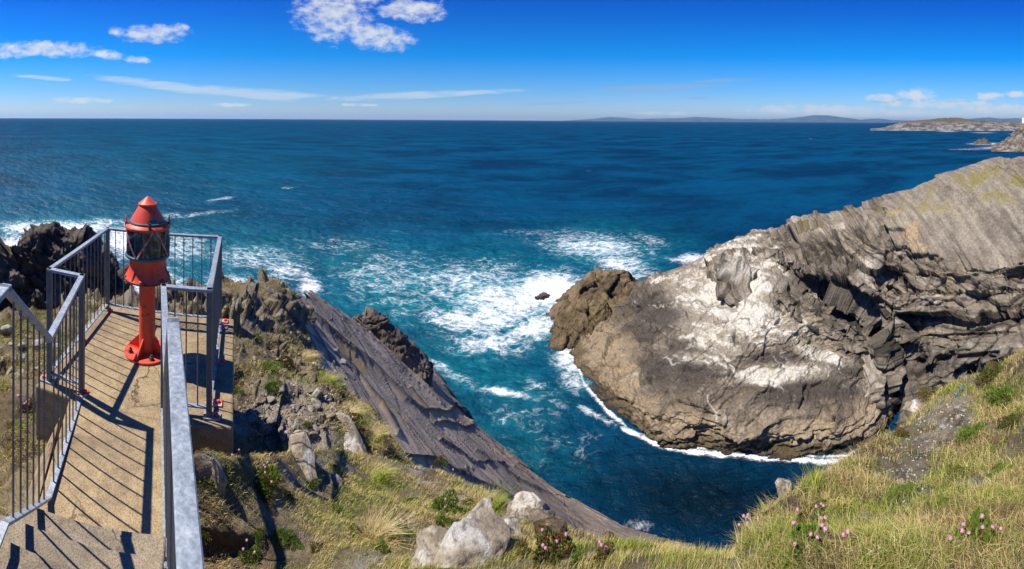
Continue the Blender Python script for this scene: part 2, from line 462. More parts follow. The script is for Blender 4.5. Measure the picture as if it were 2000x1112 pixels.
def concrete_mat(name, base, stain, edge=0.0):
    m, t, b = new_mat(name); c = obj_coord(t)
    big = t.noise(c, 1.6, 5, 0.6); mid = t.noise(c, 12, 5, 0.65); fine = t.noise(c, 130, 3, 0.6); grit = t.noise(c, 320, 2, 0.5)
    col = t.mix(t.smooth(big, 0.38, 0.68), base, stain)
    oi = t.new('ShaderNodeObjectInfo').outputs['Random']
    col = t.mix(1.0, col, t.ramp(oi, [(0.0, 0.84), (1.0, 1.16)]), 'MULTIPLY')
    col = t.mix(1.0, col, t.ramp(mid, [(0.3, 0.70), (0.65, 1.12)]), 'MULTIPLY')
    col = t.mix(1.0, col, t.ramp(fine, [(0.30, 0.45), (0.5, 1.0), (0.72, 1.45)]), 'MULTIPLY')
    wv = t.vmath('ADD', c, t.vmath('MULTIPLY', t.noise(c, 3, 4, 0.6, 0, True), (0.25, 0.25, 0.25)))
    vo = t.new('ShaderNodeTexVoronoi', feature='DISTANCE_TO_EDGE'); t.l.new(wv, vo.inputs['Vector']); vo.inputs['Scale'].default_value = 0.8
    ck = t.math('MULTIPLY', t.math('SUBTRACT', 1.0, t.smooth(vo.outputs['Distance'], 0.002, 0.006)), t.smooth(t.noise(c, 0.9, 2), 0.5, 0.6))
    col = t.mix(t.math('MULTIPLY', ck, 0.8), col, (0.05, 0.04, 0.03))
    damp = t.smooth(t.noise(c, 3.2, 5, 0.65, 0.8), 0.55, 0.72)
    col = t.mix(t.math('MULTIPLY', damp, 0.35), col, (0.13, 0.10, 0.065))
    # splashes of the lantern's red paint
    sp = t.noise(c, 38, 3, 0.6); zone = t.noise(c, 1.1, 2, 0.5)
    col = t.mix(t.math('MULTIPLY', t.smooth(sp, 0.74, 0.76), t.smooth(zone, 0.5, 0.62)), col, (0.5, 0.06, 0.03))
    t.l.new(col, b.inputs['Base Color']); b.inputs['Roughness'].default_value = 0.9; b.inputs['Specular IOR Level'].default_value = 0.2
    t.l.new(t.bump(t.math('ADD', fine, t.math('MULTIPLY', grit, 0.6)), 0.6, 0.004), b.inputs['Normal'])
    return m
M_CONC = concrete_mat('platform_concrete', (0.40, 0.30, 0.165), (0.28, 0.21, 0.125))
M_STEP = concrete_mat('step_concrete', (0.31, 0.25, 0.165), (0.21, 0.175, 0.125))
def veg_mat(name, rough=0.7, trans=0.25):
    m, t, b = new_mat(name)
    t.l.new(t.attr('Col'), b.inputs['Base Color']); b.inputs['Roughness'].default_value = rough
    b.inputs['Specular IOR Level'].default_value = 0.15
    out = [n for n in t.n if n.type == 'OUTPUT_MATERIAL'][0]
    tl = t.new('ShaderNodeBsdfTranslucent'); t.l.new(t.attr('Col'), tl.inputs[0])
    mx = t.new('ShaderNodeMixShader'); mx.inputs[0].default_value = trans
    t.l.new(b.outputs[0], mx.inputs[1]); t.l.new(tl.outputs[0], mx.inputs[2]); t.l.new(mx.outputs[0], out.inputs[0])
    return m
M_GRASS = veg_mat('grass_blades'); M_LEAF = veg_mat('cushion_leaves', 0.55); M_PETAL = veg_mat('petals', 0.6, 0.35)
def plain(name, col, rough=0.7, metal=0.0):
    m, t, b = new_mat(name); n = t.noise(obj_coord(t), 40, 4, 0.6)
    t.l.new(t.mix(t.smooth(n, 0.3, 0.75), tuple(0.8 * x for x in col), tuple(min(1, 1.12 * x) for x in col)), b.inputs['Base Color'])
    b.inputs['Roughness'].default_value = rough; b.inputs['Metallic'].default_value = metal
    return m
M_STEM = plain('stem', (0.12, 0.15, 0.04)); M_ROPE = plain('blue_rope', (0.02, 0.22, 0.42)); M_WHITE = plain('white_wash', (0.8, 0.8, 0.78))

# ================================================================== THE SETTING
# ------------------------------------------------------------------ sea
def build_sea():
    ths = np.concatenate([np.linspace(-3.1, -1.5, 60)[:-1], np.linspace(-1.5, 1.5, 820), np.linspace(1.5, 3.1, 60)[1:]])
    tan = np.concatenate([np.geomspace(24 / 60000.0, 0.02, 40)[:-1], np.linspace(0.02, 1.45, 520)])
    r = H / tan
    th, rr = np.meshgrid(ths, r)
    g = np.stack([np.sin(th) * rr, np.cos(th) * rr, np.zeros_like(th)], -1)
    px, py, _ = pix(g)
    fo = np.zeros_like(px)
    for (cx, cy, rx, ry, rot, a) in [
        (110, 446, 150, 16, 0.0, 0.85), (10, 482, 70, 22, -0.25, 0.9), (200, 436, 60, 10, 0, 0.6), (245, 470, 60, 40, 0, 0.8), (350, 485, 70, 34, 0, 0.55),
        (300, 560, 80, 50, 0, 0.6), (500, 505, 120, 30, 0.12, 0.5), (604, 560, 26, 22, 0, 0.85), (560, 530, 60, 30, 0, 0.6), (450, 560, 70, 30, 0, 0.6),
        (1005, 586, 145, 46, 0, 0.80), (1075, 565, 75, 38, 0, 1.05), (1100, 605, 50, 26, 0, 1.0), (935, 622, 130, 34, 0, 0.74), (1160, 482, 120, 30, 0.1, 0.62), (1215, 520, 70, 30, 0.3, 0.66),
        (900, 550, 160, 46, -0.1, 0.54), (760, 545, 150, 70, 0, 0.42), (1045, 640, 70, 26, -0.2, 0.85), (955, 668, 100, 34, 0, 0.58), (1110, 700, 34, 46, -0.5, 0.80), (820, 600, 80, 40, 0, 0.42),
        (990, 768, 80, 10, 0.22, 0.72), (875, 728, 60, 14, 0.5, 0.62), (1060, 765, 50, 20, 0.4, 0.5), (1165, 812, 70, 8, 0.45, 0.66), (1090, 790, 40, 10, 0.4, 0.5), (1120, 745, 40, 26, 0.5, 0.55),
        (1345, 505, 46, 10, -0.1, 0.72), (1270, 470, 60, 14, 0.3, 0.4), (1245, 1025, 30, 16, 0, 0.62), (1050, 830, 200, 60, 0.4, 0.28), (1680, 884, 40, 12, -0.4, 0.9), (1010, 880, 120, 40, .5, .25),
        (430, 389, 34, 3, -0.15, 0.55), (390, 418, 80, 5, -0.12, 0.42), (560, 367, 14, 3, 0, 0.5), (330, 420, 40, 6, 0, 0.4), (1925, 281, 40, 2.5, 0, 0.75), (1960, 289, 60, 3, 0, 0.7), (1890, 292, 60, 2, 0, 0.45),
        (1050, 455, 120, 12, 0, 0.3), (650, 480, 160, 26, 0, 0.30)]:
        fo = np.maximum(fo, a * ell(px, py, cx, cy, rx, ry, rot))
    # surf lines along the foot of the rocks
    def line(pts, w, a):
        nonlocal fo
        best = np.full(px.shape, 1e9)
        for (x0, y0), (x1, y1) in zip(pts[:-1], pts[1:]):
            dx, dy = x1 - x0, y1 - y0; tt = np.clip(((px - x0) * dx + (py - y0) * dy) / (dx * dx + dy * dy), 0, 1)
            best = np.minimum(best, np.hypot(px - x0 - tt * dx, py - y0 - tt * dy))
        fo = np.maximum(fo, a * np.exp(-(best / w) ** 2))
    line([(1085, 660), (1115, 690), (1130, 720), (1140, 750), (1185, 800), (1230, 840), (1290, 866), (1350, 876), (1450, 878), (1520, 888), (1600, 892), (1690, 884)], 5, 0.72)
    line([(1215, 836), (1285, 870), (1350, 884), (1450, 890), (1520, 899), (1600, 902), (1700, 892)], 6.5, 1.0)
    line([(1722, 252), (1790, 255), (1880, 258), (2000, 262)], 0.9, 0.55)
    # whitecaps out at sea
    wc = sstep(0.50, 0.62, fbm(g, 0.035, 3)) * sstep(0.3, 0.6, 1 - np.abs(py - 330) / 150) * 0.4
    fo = np.maximum(fo, wc * (rr < 900))
    teal = np.zeros_like(px)
    for (cx, cy, rx, ry, rot, a) in [(1000, 590, 230, 110, 0, 1.0), (1180, 500, 150, 60, 0, 0.9), (760, 560, 220, 100, 0, 0.8), (950, 720, 200, 80, 0.4, 0.75), (420, 500, 260, 90, 0, 0.7),
                                     (120, 440, 240, 60, 0, 0.7), (1120, 720, 60, 60, 0, 0.8), (300, 340, 400, 90, 0, 0.35), (1000, 850, 150, 70, 0.5, 0.45), (600, 620, 150, 80, 0, .6)]:
        teal = np.maximum(teal, a * ell(px, py, cx, cy, rx, ry, rot))
    teal = np.clip(teal + 0.35 * fbm(g, 0.07, 3) * (teal > 0.02) * teal * 2, 0, 1)
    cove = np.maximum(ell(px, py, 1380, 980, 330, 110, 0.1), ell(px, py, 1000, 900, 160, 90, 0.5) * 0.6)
    far = sstep(400, 60, rr)
    z = far * (0.16 * fbm(g * (1, 1.6, 1), 0.16, 4) * 2 + 0.05 * pnoise(g * 1.1)) + fo * 0.15 * far * pnoise(g * 0.8)
    g[..., 2] = z
    nu, nv = th.shape
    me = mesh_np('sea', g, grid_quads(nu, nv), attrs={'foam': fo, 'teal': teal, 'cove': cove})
    m, t, b = new_mat('sea_water'); c = obj_coord(t)
    foam = t.attr('foam', 'Fac'); tl = t.attr('teal', 'Fac')
    st = t.new('ShaderNodeVectorMath', operation='MULTIPLY'); t.l.new(c, st.inputs[0]); st.inputs[1].default_value = (0.8, 1.15, 1)
    n_a = t.noise(st.outputs[0], 0.42, 9, 0.66, 1.3)
    n_b = t.noise(st.outputs[0], 1.9, 6, 0.62, 1.6)
    def rid(vec, sc, det, dist):
        n = t.noise(vec, sc, det, 0.55, dist)
        return t.math('POWER', t.math('SUBTRACT', 1.0, t.math('ABSOLUTE', t.math('MULTIPLY', t.math('SUBTRACT', n, 0.5), 3.2)), clamp=True), 2.5)
    r1 = rid(st.outputs[0], 0.23, 4, 1.2); r2 = rid(st.outputs[0], 0.8, 5, 1.0)
    pat = t.math('ADD', t.math('ADD', t.math('MULTIPLY', n_a, 0.8), t.math('MULTIPLY', n_b, 0.45)), t.math('ADD', t.math('MULTIPLY', r1, 0.28), t.math('MULTIPLY', r2, 0.36)))
    v = t.math('ADD', t.math('MULTIPLY', foam, 0.95), t.math('SUBTRACT', pat, 0.86))
    fm = t.math('MULTIPLY', t.smooth(v, 0.40, 1.02), t.smooth(foam, 0.05, 0.3))
    swell = t.noise(st.outputs[0], 0.022, 9, 0.72, 0.4)
    deep = t.mix(t.smooth(swell, 0.38, 0.62), (0.0002, 0.024, 0.066), (0.0003, 0.056, 0.130))
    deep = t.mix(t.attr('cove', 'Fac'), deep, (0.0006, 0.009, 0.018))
    milky = t.math('MULTIPLY', tl, t.smooth(t.math('ADD', n_a, t.math('MULTIPLY', foam, 0.5)), 0.35, 0.95))
    wc = t.mix(t.math('MULTIPLY', tl, 0.65), deep, (0.0010, 0.086, 0.118))
    wc = t.mix(t.math('MULTIPLY', milky, 0.85), wc, (0.014, 0.27, 0.30))
    w1 = t.noise(st.outputs[0], 0.22, 3, 0.5, 0.4); w2 = t.noise(st.outputs[0], 1.1, 5, 0.62, 0.5)
    w3 = t.noise(st.outputs[0], 0.05, 4, 0.6, 0.3)
    w1 = t.math('ADD', w1, t.math('MULTIPLY', w3, 2.6))
    h = t.math('ADD', t.math('MULTIPLY', w1, 1.1), t.math('MULTIPLY', w2, 0.5)); h = t.math('ADD', h, t.math('MULTIPLY', fm, 0.12))
    nrm = t.bump(h, 1.0, 1.1)
    t.n.remove(b)
    df = t.new('ShaderNodeBsdfDiffuse'); gl = t.new('ShaderNodeBsdfGlossy'); mx = t.new('ShaderNodeMixShader')
    out = [n for n in t.n if n.type == 'OUTPUT_MATERIAL'][0]
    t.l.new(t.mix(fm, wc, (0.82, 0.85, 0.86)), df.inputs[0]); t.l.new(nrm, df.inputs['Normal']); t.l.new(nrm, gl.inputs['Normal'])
    gl.inputs['Roughness'].default_value = 0.30
    fr = t.new('ShaderNodeFresnel'); fr.inputs[0].default_value = 1.33; t.l.new(nrm, fr.inputs['Normal'])
    k = t.math('MULTIPLY', t.math('MINIMUM', t.math('MULTIPLY', fr.outputs[0], 0.3), 0.035), t.math('SUBTRACT', 1.0, fm))
    t.l.new(k, mx.inputs[0]); t.l.new(df.outputs[0], mx.inputs[1]); t.l.new(gl.outputs[0], mx.inputs[2]); t.l.new(mx.outputs[0], out.inputs[0])
    tag(link('sea', me, m), 'deep blue sea with white surf swirling between the rocks', 'sea', kind='structure')
build_sea()

def joints(g, d, spacing, warp, seed):
    """a set of roughly parallel joints: block steps and broken cracks"""
    q = g + seed
    s = (g @ unit(d)) / spacing + warp * fbm(q, 0.35 / spacing, 4) + 0.10 * fbm(q, 2.2 / spacing, 3)
    k = np.floor(s); f = s - k
    width = 0.02 + 0.05 * hsh1(k + 31)
    on = sstep(-0.12, 0.22, fbm(q + 50, 0.45 / spacing, 3) + 0.5 * (hsh1(k + 77) - 0.5))
    crack = (1 - sstep(width * 0.3, width, np.minimum(f, 1 - f))) * on
    return hsh1(k + 5) + (hsh1(k + 6) - hsh1(k + 5)) * sstep(0.9, 1.0, f), crack
def relief(g, amp_big, sc_big, bed_n, bed_step, bed_amp, sets=(), fine=0.0, fine_sc=3.0, mask=None, warp=0.6, blk=()):
    """weathering of a rock surface: swells, stepped bedding, joint blocks and cracks"""
    n = face_out(g, normals(g))
    d = amp_big * fbm(g, sc_big, 5)
    w = fbm(g, sc_big * 1.5, 4)
    s = (g @ unit(bed_n)) / bed_step + warp * w * 3
    d = d + bed_amp * (steps1(s) * 0.6 + steps1(s * 2.7 + 5) * 0.28 + steps1(s * 6.3 + 9) * 0.12 - 0.5)
    lines = np.zeros(g.shape[:2])
    for q_, wgt in ((s, 1.0), (s * 2.7 + 5, 0.8), (s * 6.3 + 9, 0.55)):
        k_ = np.floor(q_); lines = np.maximum(lines, wgt * sstep(0.80, 0.93, q_ - k_) * sstep(0.35, 0.6, hsh1(k_ + 40)) * sstep(-0.25, 0.1, fbm(g + 60 * wgt, 0.5, 3)))
    crack = np.zeros(g.shape[:2])
    for i, (dr, sp, st, ca, wp) in enumerate(sets):
        b, c = joints(g, dr, sp, wp, 11.7 * i + 3)
        d = d + st * (b - 0.5) - ca * c
        crack = np.maximum(crack, c)
    for (ax, sx, sy, amp_) in blk:
        ax = unit(ax); t1 = unit(np.cross(ax, unit(bed_n))); bn = unit(bed_n); q = g + 0.25 / sx * np.stack([fbm(g + 5, sx, 3), fbm(g + 8, sx, 3), fbm(g + 2, sx, 3)], -1)
        hgt, ed, _ = blocks(np.stack([q @ ax * sx, q @ bn * sy, q @ t1 * sx], -1))
        d = d + amp_ * hgt; crack = np.maximum(crack, ed * 0.5 * sstep(-.1, .3, fbm(g + 70, sx, 2)))
    if fine: d = d + fine * fbm(g, fine_sc, 4, ridged=True) + 0.4 * fine * fbm(g, fine_sc * 4, 3)
    if mask is not None: d = d * mask
    return g + n * d[..., None], lines, crack, w, s

def rock_bits(g):
    px, py, r = pix(g); return px, py, r

# ------------------------------------------------------------------ the domed rock across the inlet
def build_dome():
    W = [(1112, 690), (1124, 704), (1142, 738), (1190, 797), (1270, 857), (1370, 874), (1480, 882), (1590, 888), (1680, 880), (1732, 858), (1758, 862)]
    R2 = [(1140, 662), (1162, 674), (1185, 710), (1230, 762), (1300, 812), (1390, 832), (1490, 838), (1590, 840), (1680, 826), (1733, 800), (1758, 804)]
    R3 = [(1170, 636), (1203, 646), (1240, 680), (1290, 715), (1350, 740), (1420, 752), (1500, 758), (1590, 762), (1675, 757), (1730, 750), (1752, 754)]
    R4 = [(1195, 607), (1240, 615), (1285, 635), (1340, 650), (1395, 662), (1450, 672), (1520, 688), (1595, 702), (1670, 717), (1724, 718), (1731, 718)]
    R5 = [(1222, 590), (1268, 588), (1325, 588), (1380, 588), (1430, 596), (1480, 610), (1540, 640), (1600, 665), (1670, 692), (1720, 694), (1726, 694)]
    R6 = [(1246, 568), (1300, 540), (1358, 512), (1408, 489), (1450, 474), (1495, 464), (1560, 560), (1620, 640), (1680, 670), (1716, 672), (1722, 672)]
    hs = [[0] * 11, [.9, 1.1, 1.4, 1.8, 2.1, 2.1, 2.1, 2.0, 1.9, 1.4, 1.0], [1.9, 2.3, 2.9, 3.6, 4.0, 4.0, 3.8, 3.3, 2.8, 2.2, 2], [2.7, 3.4, 4.4, 5.2, 5.7, 5.8, 5.2, 4.3, 3.5, 3, 2.8],
          [3.4, 4.6, 5.9, 6.8, 7.2, 7.2, 6.4, 5.2, 4.2, 3.5, 3.2], [4.2, 6.2, 7.9, 9.2, 10, 10.6, 8.2, 6, 4.6, 4, 3.6]]
    rows = []
    A = np.array([W, R2, R3, R4, R5, R6], float)
    P = at_h(A[..., 0], A[..., 1], np.array(hs))
    P[:, 10, 2] = P[:, 9, 2] - 2.6; P[:, 10, :2] *= 1.02
    c = P[5].mean(0)
    out = P[0] - c; out[..., 2] = 0; out /= np.linalg.norm(out, axis=-1, keepdims=True)
    under = P[0] + out * 1.2 + (0, 0, -2.5)
    back = ray(A[5][:, 0], A[5][:, 1]) * (1, 1, 0)
    b1 = P[5] + back * 2.5 + (0, 0, -1.0); b2 = P[5] + back * 7; b2[:, 2] = -3.0
    net = np.concatenate([under[None], P, b1[None], b2[None]])
    g = surf(net, 520, 760, 0.8)
    hgt = g[..., 2].copy()
    g, bed, crack, w, s = relief(g, 0.5, 0.16, (-0.10, 0.10, 0.97), 0.6, 0.45, [((0.8, 0.5, 0.2), 5.2, 0.22, 0.14, 1.6), ((-0.5, 0.8, 0.5), 2.4, 0.30, 0.12, 0.8)], 0.18, 1.0, warp=0.9, blk=(((0.45, -0.89, 0), 0.14, 0.5, 0.62), ((0.45, -0.89, 0), 0.45, 1.7, 0.32)))
    px, py, r = rock_bits(g)
    h = g[..., 2]
    n1 = fbm(g, 0.5, 5); n2 = fbm(g, 1.6, 4); n3 = fbm(g * (1, 1, 2.5), 2.8, 4)
    wx = 1.6 * np.stack([fbm(g + 21, 0.22, 4), fbm(g + 33, 0.22, 4)], -1)
    along = g[..., 0] * 0.45 - g[..., 1] * 0.89 + wx[..., 0] * 1.5; across = g[..., 0] * 0.89 + g[..., 1] * 0.45 + wx[..., 1] * 1.5
    streak = fbm(np.stack([along * 0.16, across * 0.9, 0 * along], -1), 1.0, 6, gain=0.62)
    fleck = fbm(np.stack([along * 0.9, across * 3.2, 0 * along], -1), 1.0, 5, gain=0.66)
    grain = fbm(g, 5.0, 4, gain=0.65)
    col = lerp3((0.13, 0.104, 0.075), (0.28, 0.23, 0.165), sstep(-0.3, 0.35, n1 + 0.5 * fleck))
    dark = sstep(0.0, 0.3, fbm(g + 40, 0.28, 5) + 0.25 * fleck) * 0.9
    for e in [(1290, 605, 80, 38), (1330, 715, 90, 44), (1580, 768, 130, 30), (1500, 700, 70, 14), (1245, 650, 50, 24), (1640, 720, 70, 20)]: dark = np.maximum(dark, 1.4 * ell(px, py, *e) * sstep(-0.5, 0.0, 0.6 * streak + 0.7 * fleck))
    col = lerp3(col, (0.060, 0.050, 0.043), np.clip(dark, 0, 0.9))
    white = np.zeros_like(px)
    for cx, cy, rx, ry, rot, a in [(1440, 540, 90, 55, 0.2, 1), (1380, 590, 80, 40, 0.4, .9), (1470, 620, 120, 34, 0.25, 1), (1400, 660, 80, 36, 0.4, .7), (1530, 730, 90, 18, -0.1, 1), (1590, 690, 60, 16, 0.4, .7), (1420, 500, 70, 24, -0.4, .9), (1350, 540, 60, 24, -.4, .6), (1640, 700, 40, 12, .4, .6), (1370, 700, 70, 14, .1, .55)]:
        white = np.maximum(white, a * ell(px, py, cx, cy, rx, ry, rot))
    wm = sstep(0.26, 0.56, white * 0.74 + 0.95 * streak + 0.55 * fleck + 0.12 * n1)
    col = lerp3(col, (0.066, 0.056, 0.048), sstep(0.1, 0.4, -streak + 0.4 * fleck) * 0.55)
    col = lerp3(col, (0.60, 0.56, 0.475), wm * 0.94)
    col = lerp3(col, (0.42, 0.375, 0.30), sstep(0.1, 0.5, white) * (1 - wm) * 0.45)
    col = lerp3(col, (0.30, 0.26, 0.19), sstep(0.2, 0.5, white + .4 * n3) * (1 - wm) * 0.45)
    band = sstep(2.8, 1.7, h + 0.9 * n1) * sstep(0.5, 1.2, h + 0.5 * n2)
    col = lerp3(col, (0.36, 0.28, 0.175), band * 0.85)
    weed = sstep(1.3, 0.5, h + 1.0 * n2 + .4 * n3)
    col = lerp3(col, (0.105, 0.075, 0.035), weed * 0.85)
    tip = sstep(1300, 1170, px + 60 * n1) * sstep(5.5, 3.5, h)
    col = lerp3(col, (0.15, 0.112, 0.068), tip * 0.35 * (1 - weed * .5))
    col = lerp3(col, (0.03, 0.026, 0.022), sstep(0.28, 0.0, h) * 0.9)
    col = lerp3(col, (0.035, 0.03, 0.026), np.clip(crack * 0.55 + bed * 0.6, 0, .85))
    col = lerp3(col, (0.30, 0.26, 0.03), sstep(0.5, 0.62, n3 + .25 * ell(px, py, 1470, 770, 130, 20)) * ell(px, py, 1470, 775, 150, 30) * 0.6)
    col = col * (1 + 0.55 * np.clip(grain, -0.8, 0.8))[..., None]
    nu, nv = px.shape
    me = mesh_np('sea_rock', g, grid_quads(nu, nv), col=col)
    tag(link('sea_rock', me, M_ROCK_FAR), 'broad domed rock with white droppings across the inlet, tan and brown towards the water', 'rock')
build_dome()

# ------------------------------------------------------------------ the cliff behind it
def build_cliff():
    PX = [1380, 1435, 1492, 1550, 1610, 1670, 1712, 1748, 1830, 1915, 2010, 2110, 2230]
    con = [(555, 40.5), (590, 38.2), (618, 36.5), (645, 35.6), (672, 34.6), (700, 33.6), (738, 32.4), (842, 30.6), (850, 31.0), (880, 29.5), (920, 28), (960, 26.5), (1000, 25)]
    btop = [(545, 41.3), (565, 38.6), (565, 37.2), (575, 36.2), (602, 35.3), (630, 34.4), (660, 33.9), (765, 32.4), (760, 32.4), (780, 31.2), (800, 30), (830, 28.6), (860, 27.5)]
    rec = [(540, 41.8), (550, 40.4), (548, 40.6), (562, 40.6), (586, 40.0), (612, 38.8), (642, 37.4), (700, 35.2), (716, 33.4), (730, 32.2), (740, 31), (760, 29.8), (780, 28.5)]
    lip = [(535, 42.3), (538, 41.0), (530, 40.0), (532, 38.2), (545, 37.0), (566, 36.0), (596, 35.2), (650, 34.6), (690, 33.0), (700, 31.8), (700, 31), (710, 30), (720, 29)]
    f1 = [(528, 43.2), (522, 42.4), (510, 41.6), (503, 40.0), (508, 38.8), (520, 37.6), (540, 36.8), (580, 35.8), (600, 34.8), (610, 33.8), (615, 33), (620, 32), (630, 31)]
    f2 = [(520, 44.3), (505, 43.8), (488, 43.4), (475, 42.4), (468, 41.2), (470, 39.8), (480, 38.6), (505, 37.6), (520, 36.8), (525, 36), (530, 35.2), (540, 34), (545, 33)]
    f3 = [(512, 45.3), (490, 45.1), (472, 44.9), (448, 44.6), (434, 43.6), (430, 42.4), (426, 41.2), (425, 40.2), (420, 39.4), (410, 38.4), (405, 37.6), (400, 36.6), (395, 36)]
    top = [(512, 46.3), (494, 46.3), (478, 46.4), (452, 46.6), (434, 46), (422, 45.4), (408, 44.8), (393, 44.2), (357, 43), (329, 41.4), (309, 40.4), (294, 39.5), (280, 39)]
    net = np.array([[(x, y, r) for x, (y, r) in zip(PX, row)] for row in (con, btop, rec, lip, f1, f2, f3, top)], float)
    P = at(net[..., 0], net[..., 1], net[..., 2])
    back = ray(net[0, :, 0], net[0, :, 1]) * (1, 1, 0)
    low = P[0] - back * 0.2 + (0, 0, -4.0)
    b0 = P[-1] + back * 3.0 + (0, 0, 0.2); b1 = P[-1] + back * 9 + (0, 0, -5); b2 = P[-1] + back * 14; b2[:, 2] = -3
    net = np.concatenate([low[None], P, b0[None], b1[None], b2[None]])
    g = surf(net, 680, 820, 0.62)
    px0, py0, r0 = pix(g)
    # bedding leans differently from place to place; a smooth bedding face on the right
    smoothf = np.clip(ell(px0, py0, 1905, 420, 150, 110) * 1.6, 0, 1) * sstep(575, 540, py0)
    lower = sstep(545, 600, py0) * sstep(1715, 1770, px0)
    m = 1 - 0.92 * smoothf
    o_ = np.array([27.0, 27.0, 10.0]); q = g - o_
    nA = unit((0.36, -0.33, 0.87)); nB = unit((-0.10, 0.12, 0.98)); nC = unit((0.75, -0.55, 0.35))
    wC = np.clip(smoothf + ell(px0, py0, 1700, 430, 70, 40), 0, 1) * (1 - lower)
    wB = lower
    wC = sstep(0.42, 0.60, wC + 0.15 * fbm(g, 0.5, 3)); wB = sstep(0.42, 0.58, wB + 0.15 * fbm(g + 5, 0.5, 3))
    sA = q @ nA; sB = q @ nB; sC = q @ nC
    s = sA * (1 - wB) * (1 - wC) + sB * wB + sC * wC * (1 - wB)
    wrp = fbm(g, 0.22, 4); s = s + 0.45 * wrp + 0.08 * fbm(g, 1.5, 3)
    n = face_out(g, normals(g))
    ledge = steps1(s / 2.1) * 0.55 + steps1(s / 0.8 + 5) * 0.30 + steps1(s / 0.33 + 9) * 0.15
    b1, c1 = joints(g, (0.85, 0.42, 0.12), 2.4, 0.8, 3.0); b2, c2 = joints(g, (-0.35, 0.7, 0.6), 3.6, 0.8, 17.0); b3, c3 = joints(g, (0.75, -0.6, -0.2), 1.1, 0.6, 29.0)
    crack = np.maximum(np.maximum(c1, c2), 0.7 * c3)
    d = 1.2 * fbm(g, 0.2, 5) + 1.3 * (ledge - 0.5) + 0.9 * (b1 - 0.5) + 1.0 * (b2 - 0.5) + 0.3 * (b3 - 0.5) - 0.3 * crack + 0.22 * fbm(g, 1.1, 5, ridged=True)
    m = m * (1 - 0.65 * sstep(0.52, 0.64, np.linspace(0, 1, g.shape[0]))[:, None])
    al = q[..., 0] * 0.68 - q[..., 1] * 0.73; dp = q[..., 0] * 0.73 + q[..., 1] * 0.68; wq = 1.1 * fbm(g + 31, 0.3, 3)
    h1, e1, _ = blocks(np.stack([al * 0.17 + 0.3 * wq, s * 0.42, dp * 0.15], -1), 0.75)
    h2, e2, id2 = blocks(np.stack([al * 0.50 + 0.3 * wq, s * 1.25, dp * 0.45], -1), 0.75)
    d = d + 2.6 * h1 + 0.75 * h2; crack = np.maximum(crack, np.maximum(e1 * 0.8, e2 * 0.5))
    g1 = g + n * (d * m)[..., None]
    bed = np.zeros_like(s)
    for sp, wgt, of in ((2.1, 1.0, 0), (0.8, 0.9, 5), (0.33, 0.7, 9)):
        q_ = s / sp + of; k_ = np.floor(q_); bed = np.maximum(bed, wgt * sstep(0.76, 0.92, q_ - k_) * sstep(0.3, 0.55, hsh1(k_ + 40)) * sstep(-0.3, 0.05, fbm(g + 60 * wgt, 0.5, 3)))
    # pockets under the overhangs
    n = face_out(g, normals(g)); px, py, r = pix(g1)
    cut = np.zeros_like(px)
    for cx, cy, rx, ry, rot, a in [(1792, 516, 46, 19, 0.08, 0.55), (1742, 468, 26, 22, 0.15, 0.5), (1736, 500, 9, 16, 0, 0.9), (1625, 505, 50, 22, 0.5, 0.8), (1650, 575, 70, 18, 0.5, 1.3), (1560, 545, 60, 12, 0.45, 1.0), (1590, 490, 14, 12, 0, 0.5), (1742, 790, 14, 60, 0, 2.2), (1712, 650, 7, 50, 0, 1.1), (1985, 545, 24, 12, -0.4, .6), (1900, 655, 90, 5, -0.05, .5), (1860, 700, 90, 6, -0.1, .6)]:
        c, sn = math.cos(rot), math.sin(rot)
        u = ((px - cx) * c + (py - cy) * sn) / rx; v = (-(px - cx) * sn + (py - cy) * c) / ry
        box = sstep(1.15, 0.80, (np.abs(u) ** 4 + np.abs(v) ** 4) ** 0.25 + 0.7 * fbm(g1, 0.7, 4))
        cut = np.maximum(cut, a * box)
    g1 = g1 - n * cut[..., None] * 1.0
    px, py, r = pix(g1)
    n1 = fbm(g1, 0.35, 5); n2 = fbm(g1, 1.4, 4); grain = fbm(g1, 4.5, 4, gain=0.65)
    along = q[..., 0] * 0.68 - q[..., 1] * 0.73
    A1 = fbm(np.stack([s * 1.1, along * 0.10, 0 * s], -1), 1.0, 4, gain=0.6); A2 = fbm(np.stack([s * 4.2, along * 0.35, 0 * s + 4], -1), 1.0, 4, gain=0.62)
    drip = fbm(np.stack([along * 1.6, sB * 0.16, 0 * s], -1), 1.0, 4)
    tone = 0.50 + 0.30 * (id2 - 0.5) + 0.75 * A1 + 0.55 * A2 * (1 - 0.4 * smoothf) + 0.35 * n1 + 0.35 * drip * (0.3 + 0.7 * lower)
    col = lerp3((0.085, 0.070, 0.055), (0.225, 0.188, 0.14), sstep(0.12, 0.5, tone)); col = lerp3(col, (0.40, 0.355, 0.28), sstep(0.52, 0.92, tone))
    fine = fbm(np.stack([sC * 1.9, along * 0.35, sB * 0.25], -1), 1.0, 5, gain=0.65)
    face = lerp3((0.165, 0.138, 0.105), (0.335, 0.29, 0.22), sstep(-0.3, 0.3, 0.7 * fine + 0.5 * n1 + 0.3 * n2))
    col = lerp3(col, face, smoothf * 0.85)
    och = 0
    for cx, cy, rx, ry, rot in [(1778, 455, 20, 30, 0.5), (1790, 482, 34, 9, 0.2), (1850, 545, 30, 7, 0.3), (1745, 415, 24, 8, 0)]:
        och = np.maximum(och, ell(px, py, cx, cy, rx, ry, rot))
    col = lerp3(col, (0.42, 0.30, 0.15), np.clip(sstep(0.35, 0.9, och + 0.7 * n2 + 0.4 * grain) * 0.6, 0, 1))
    block = ell(px, py, 1615, 635, 110, 36, 0.35, 1.6)
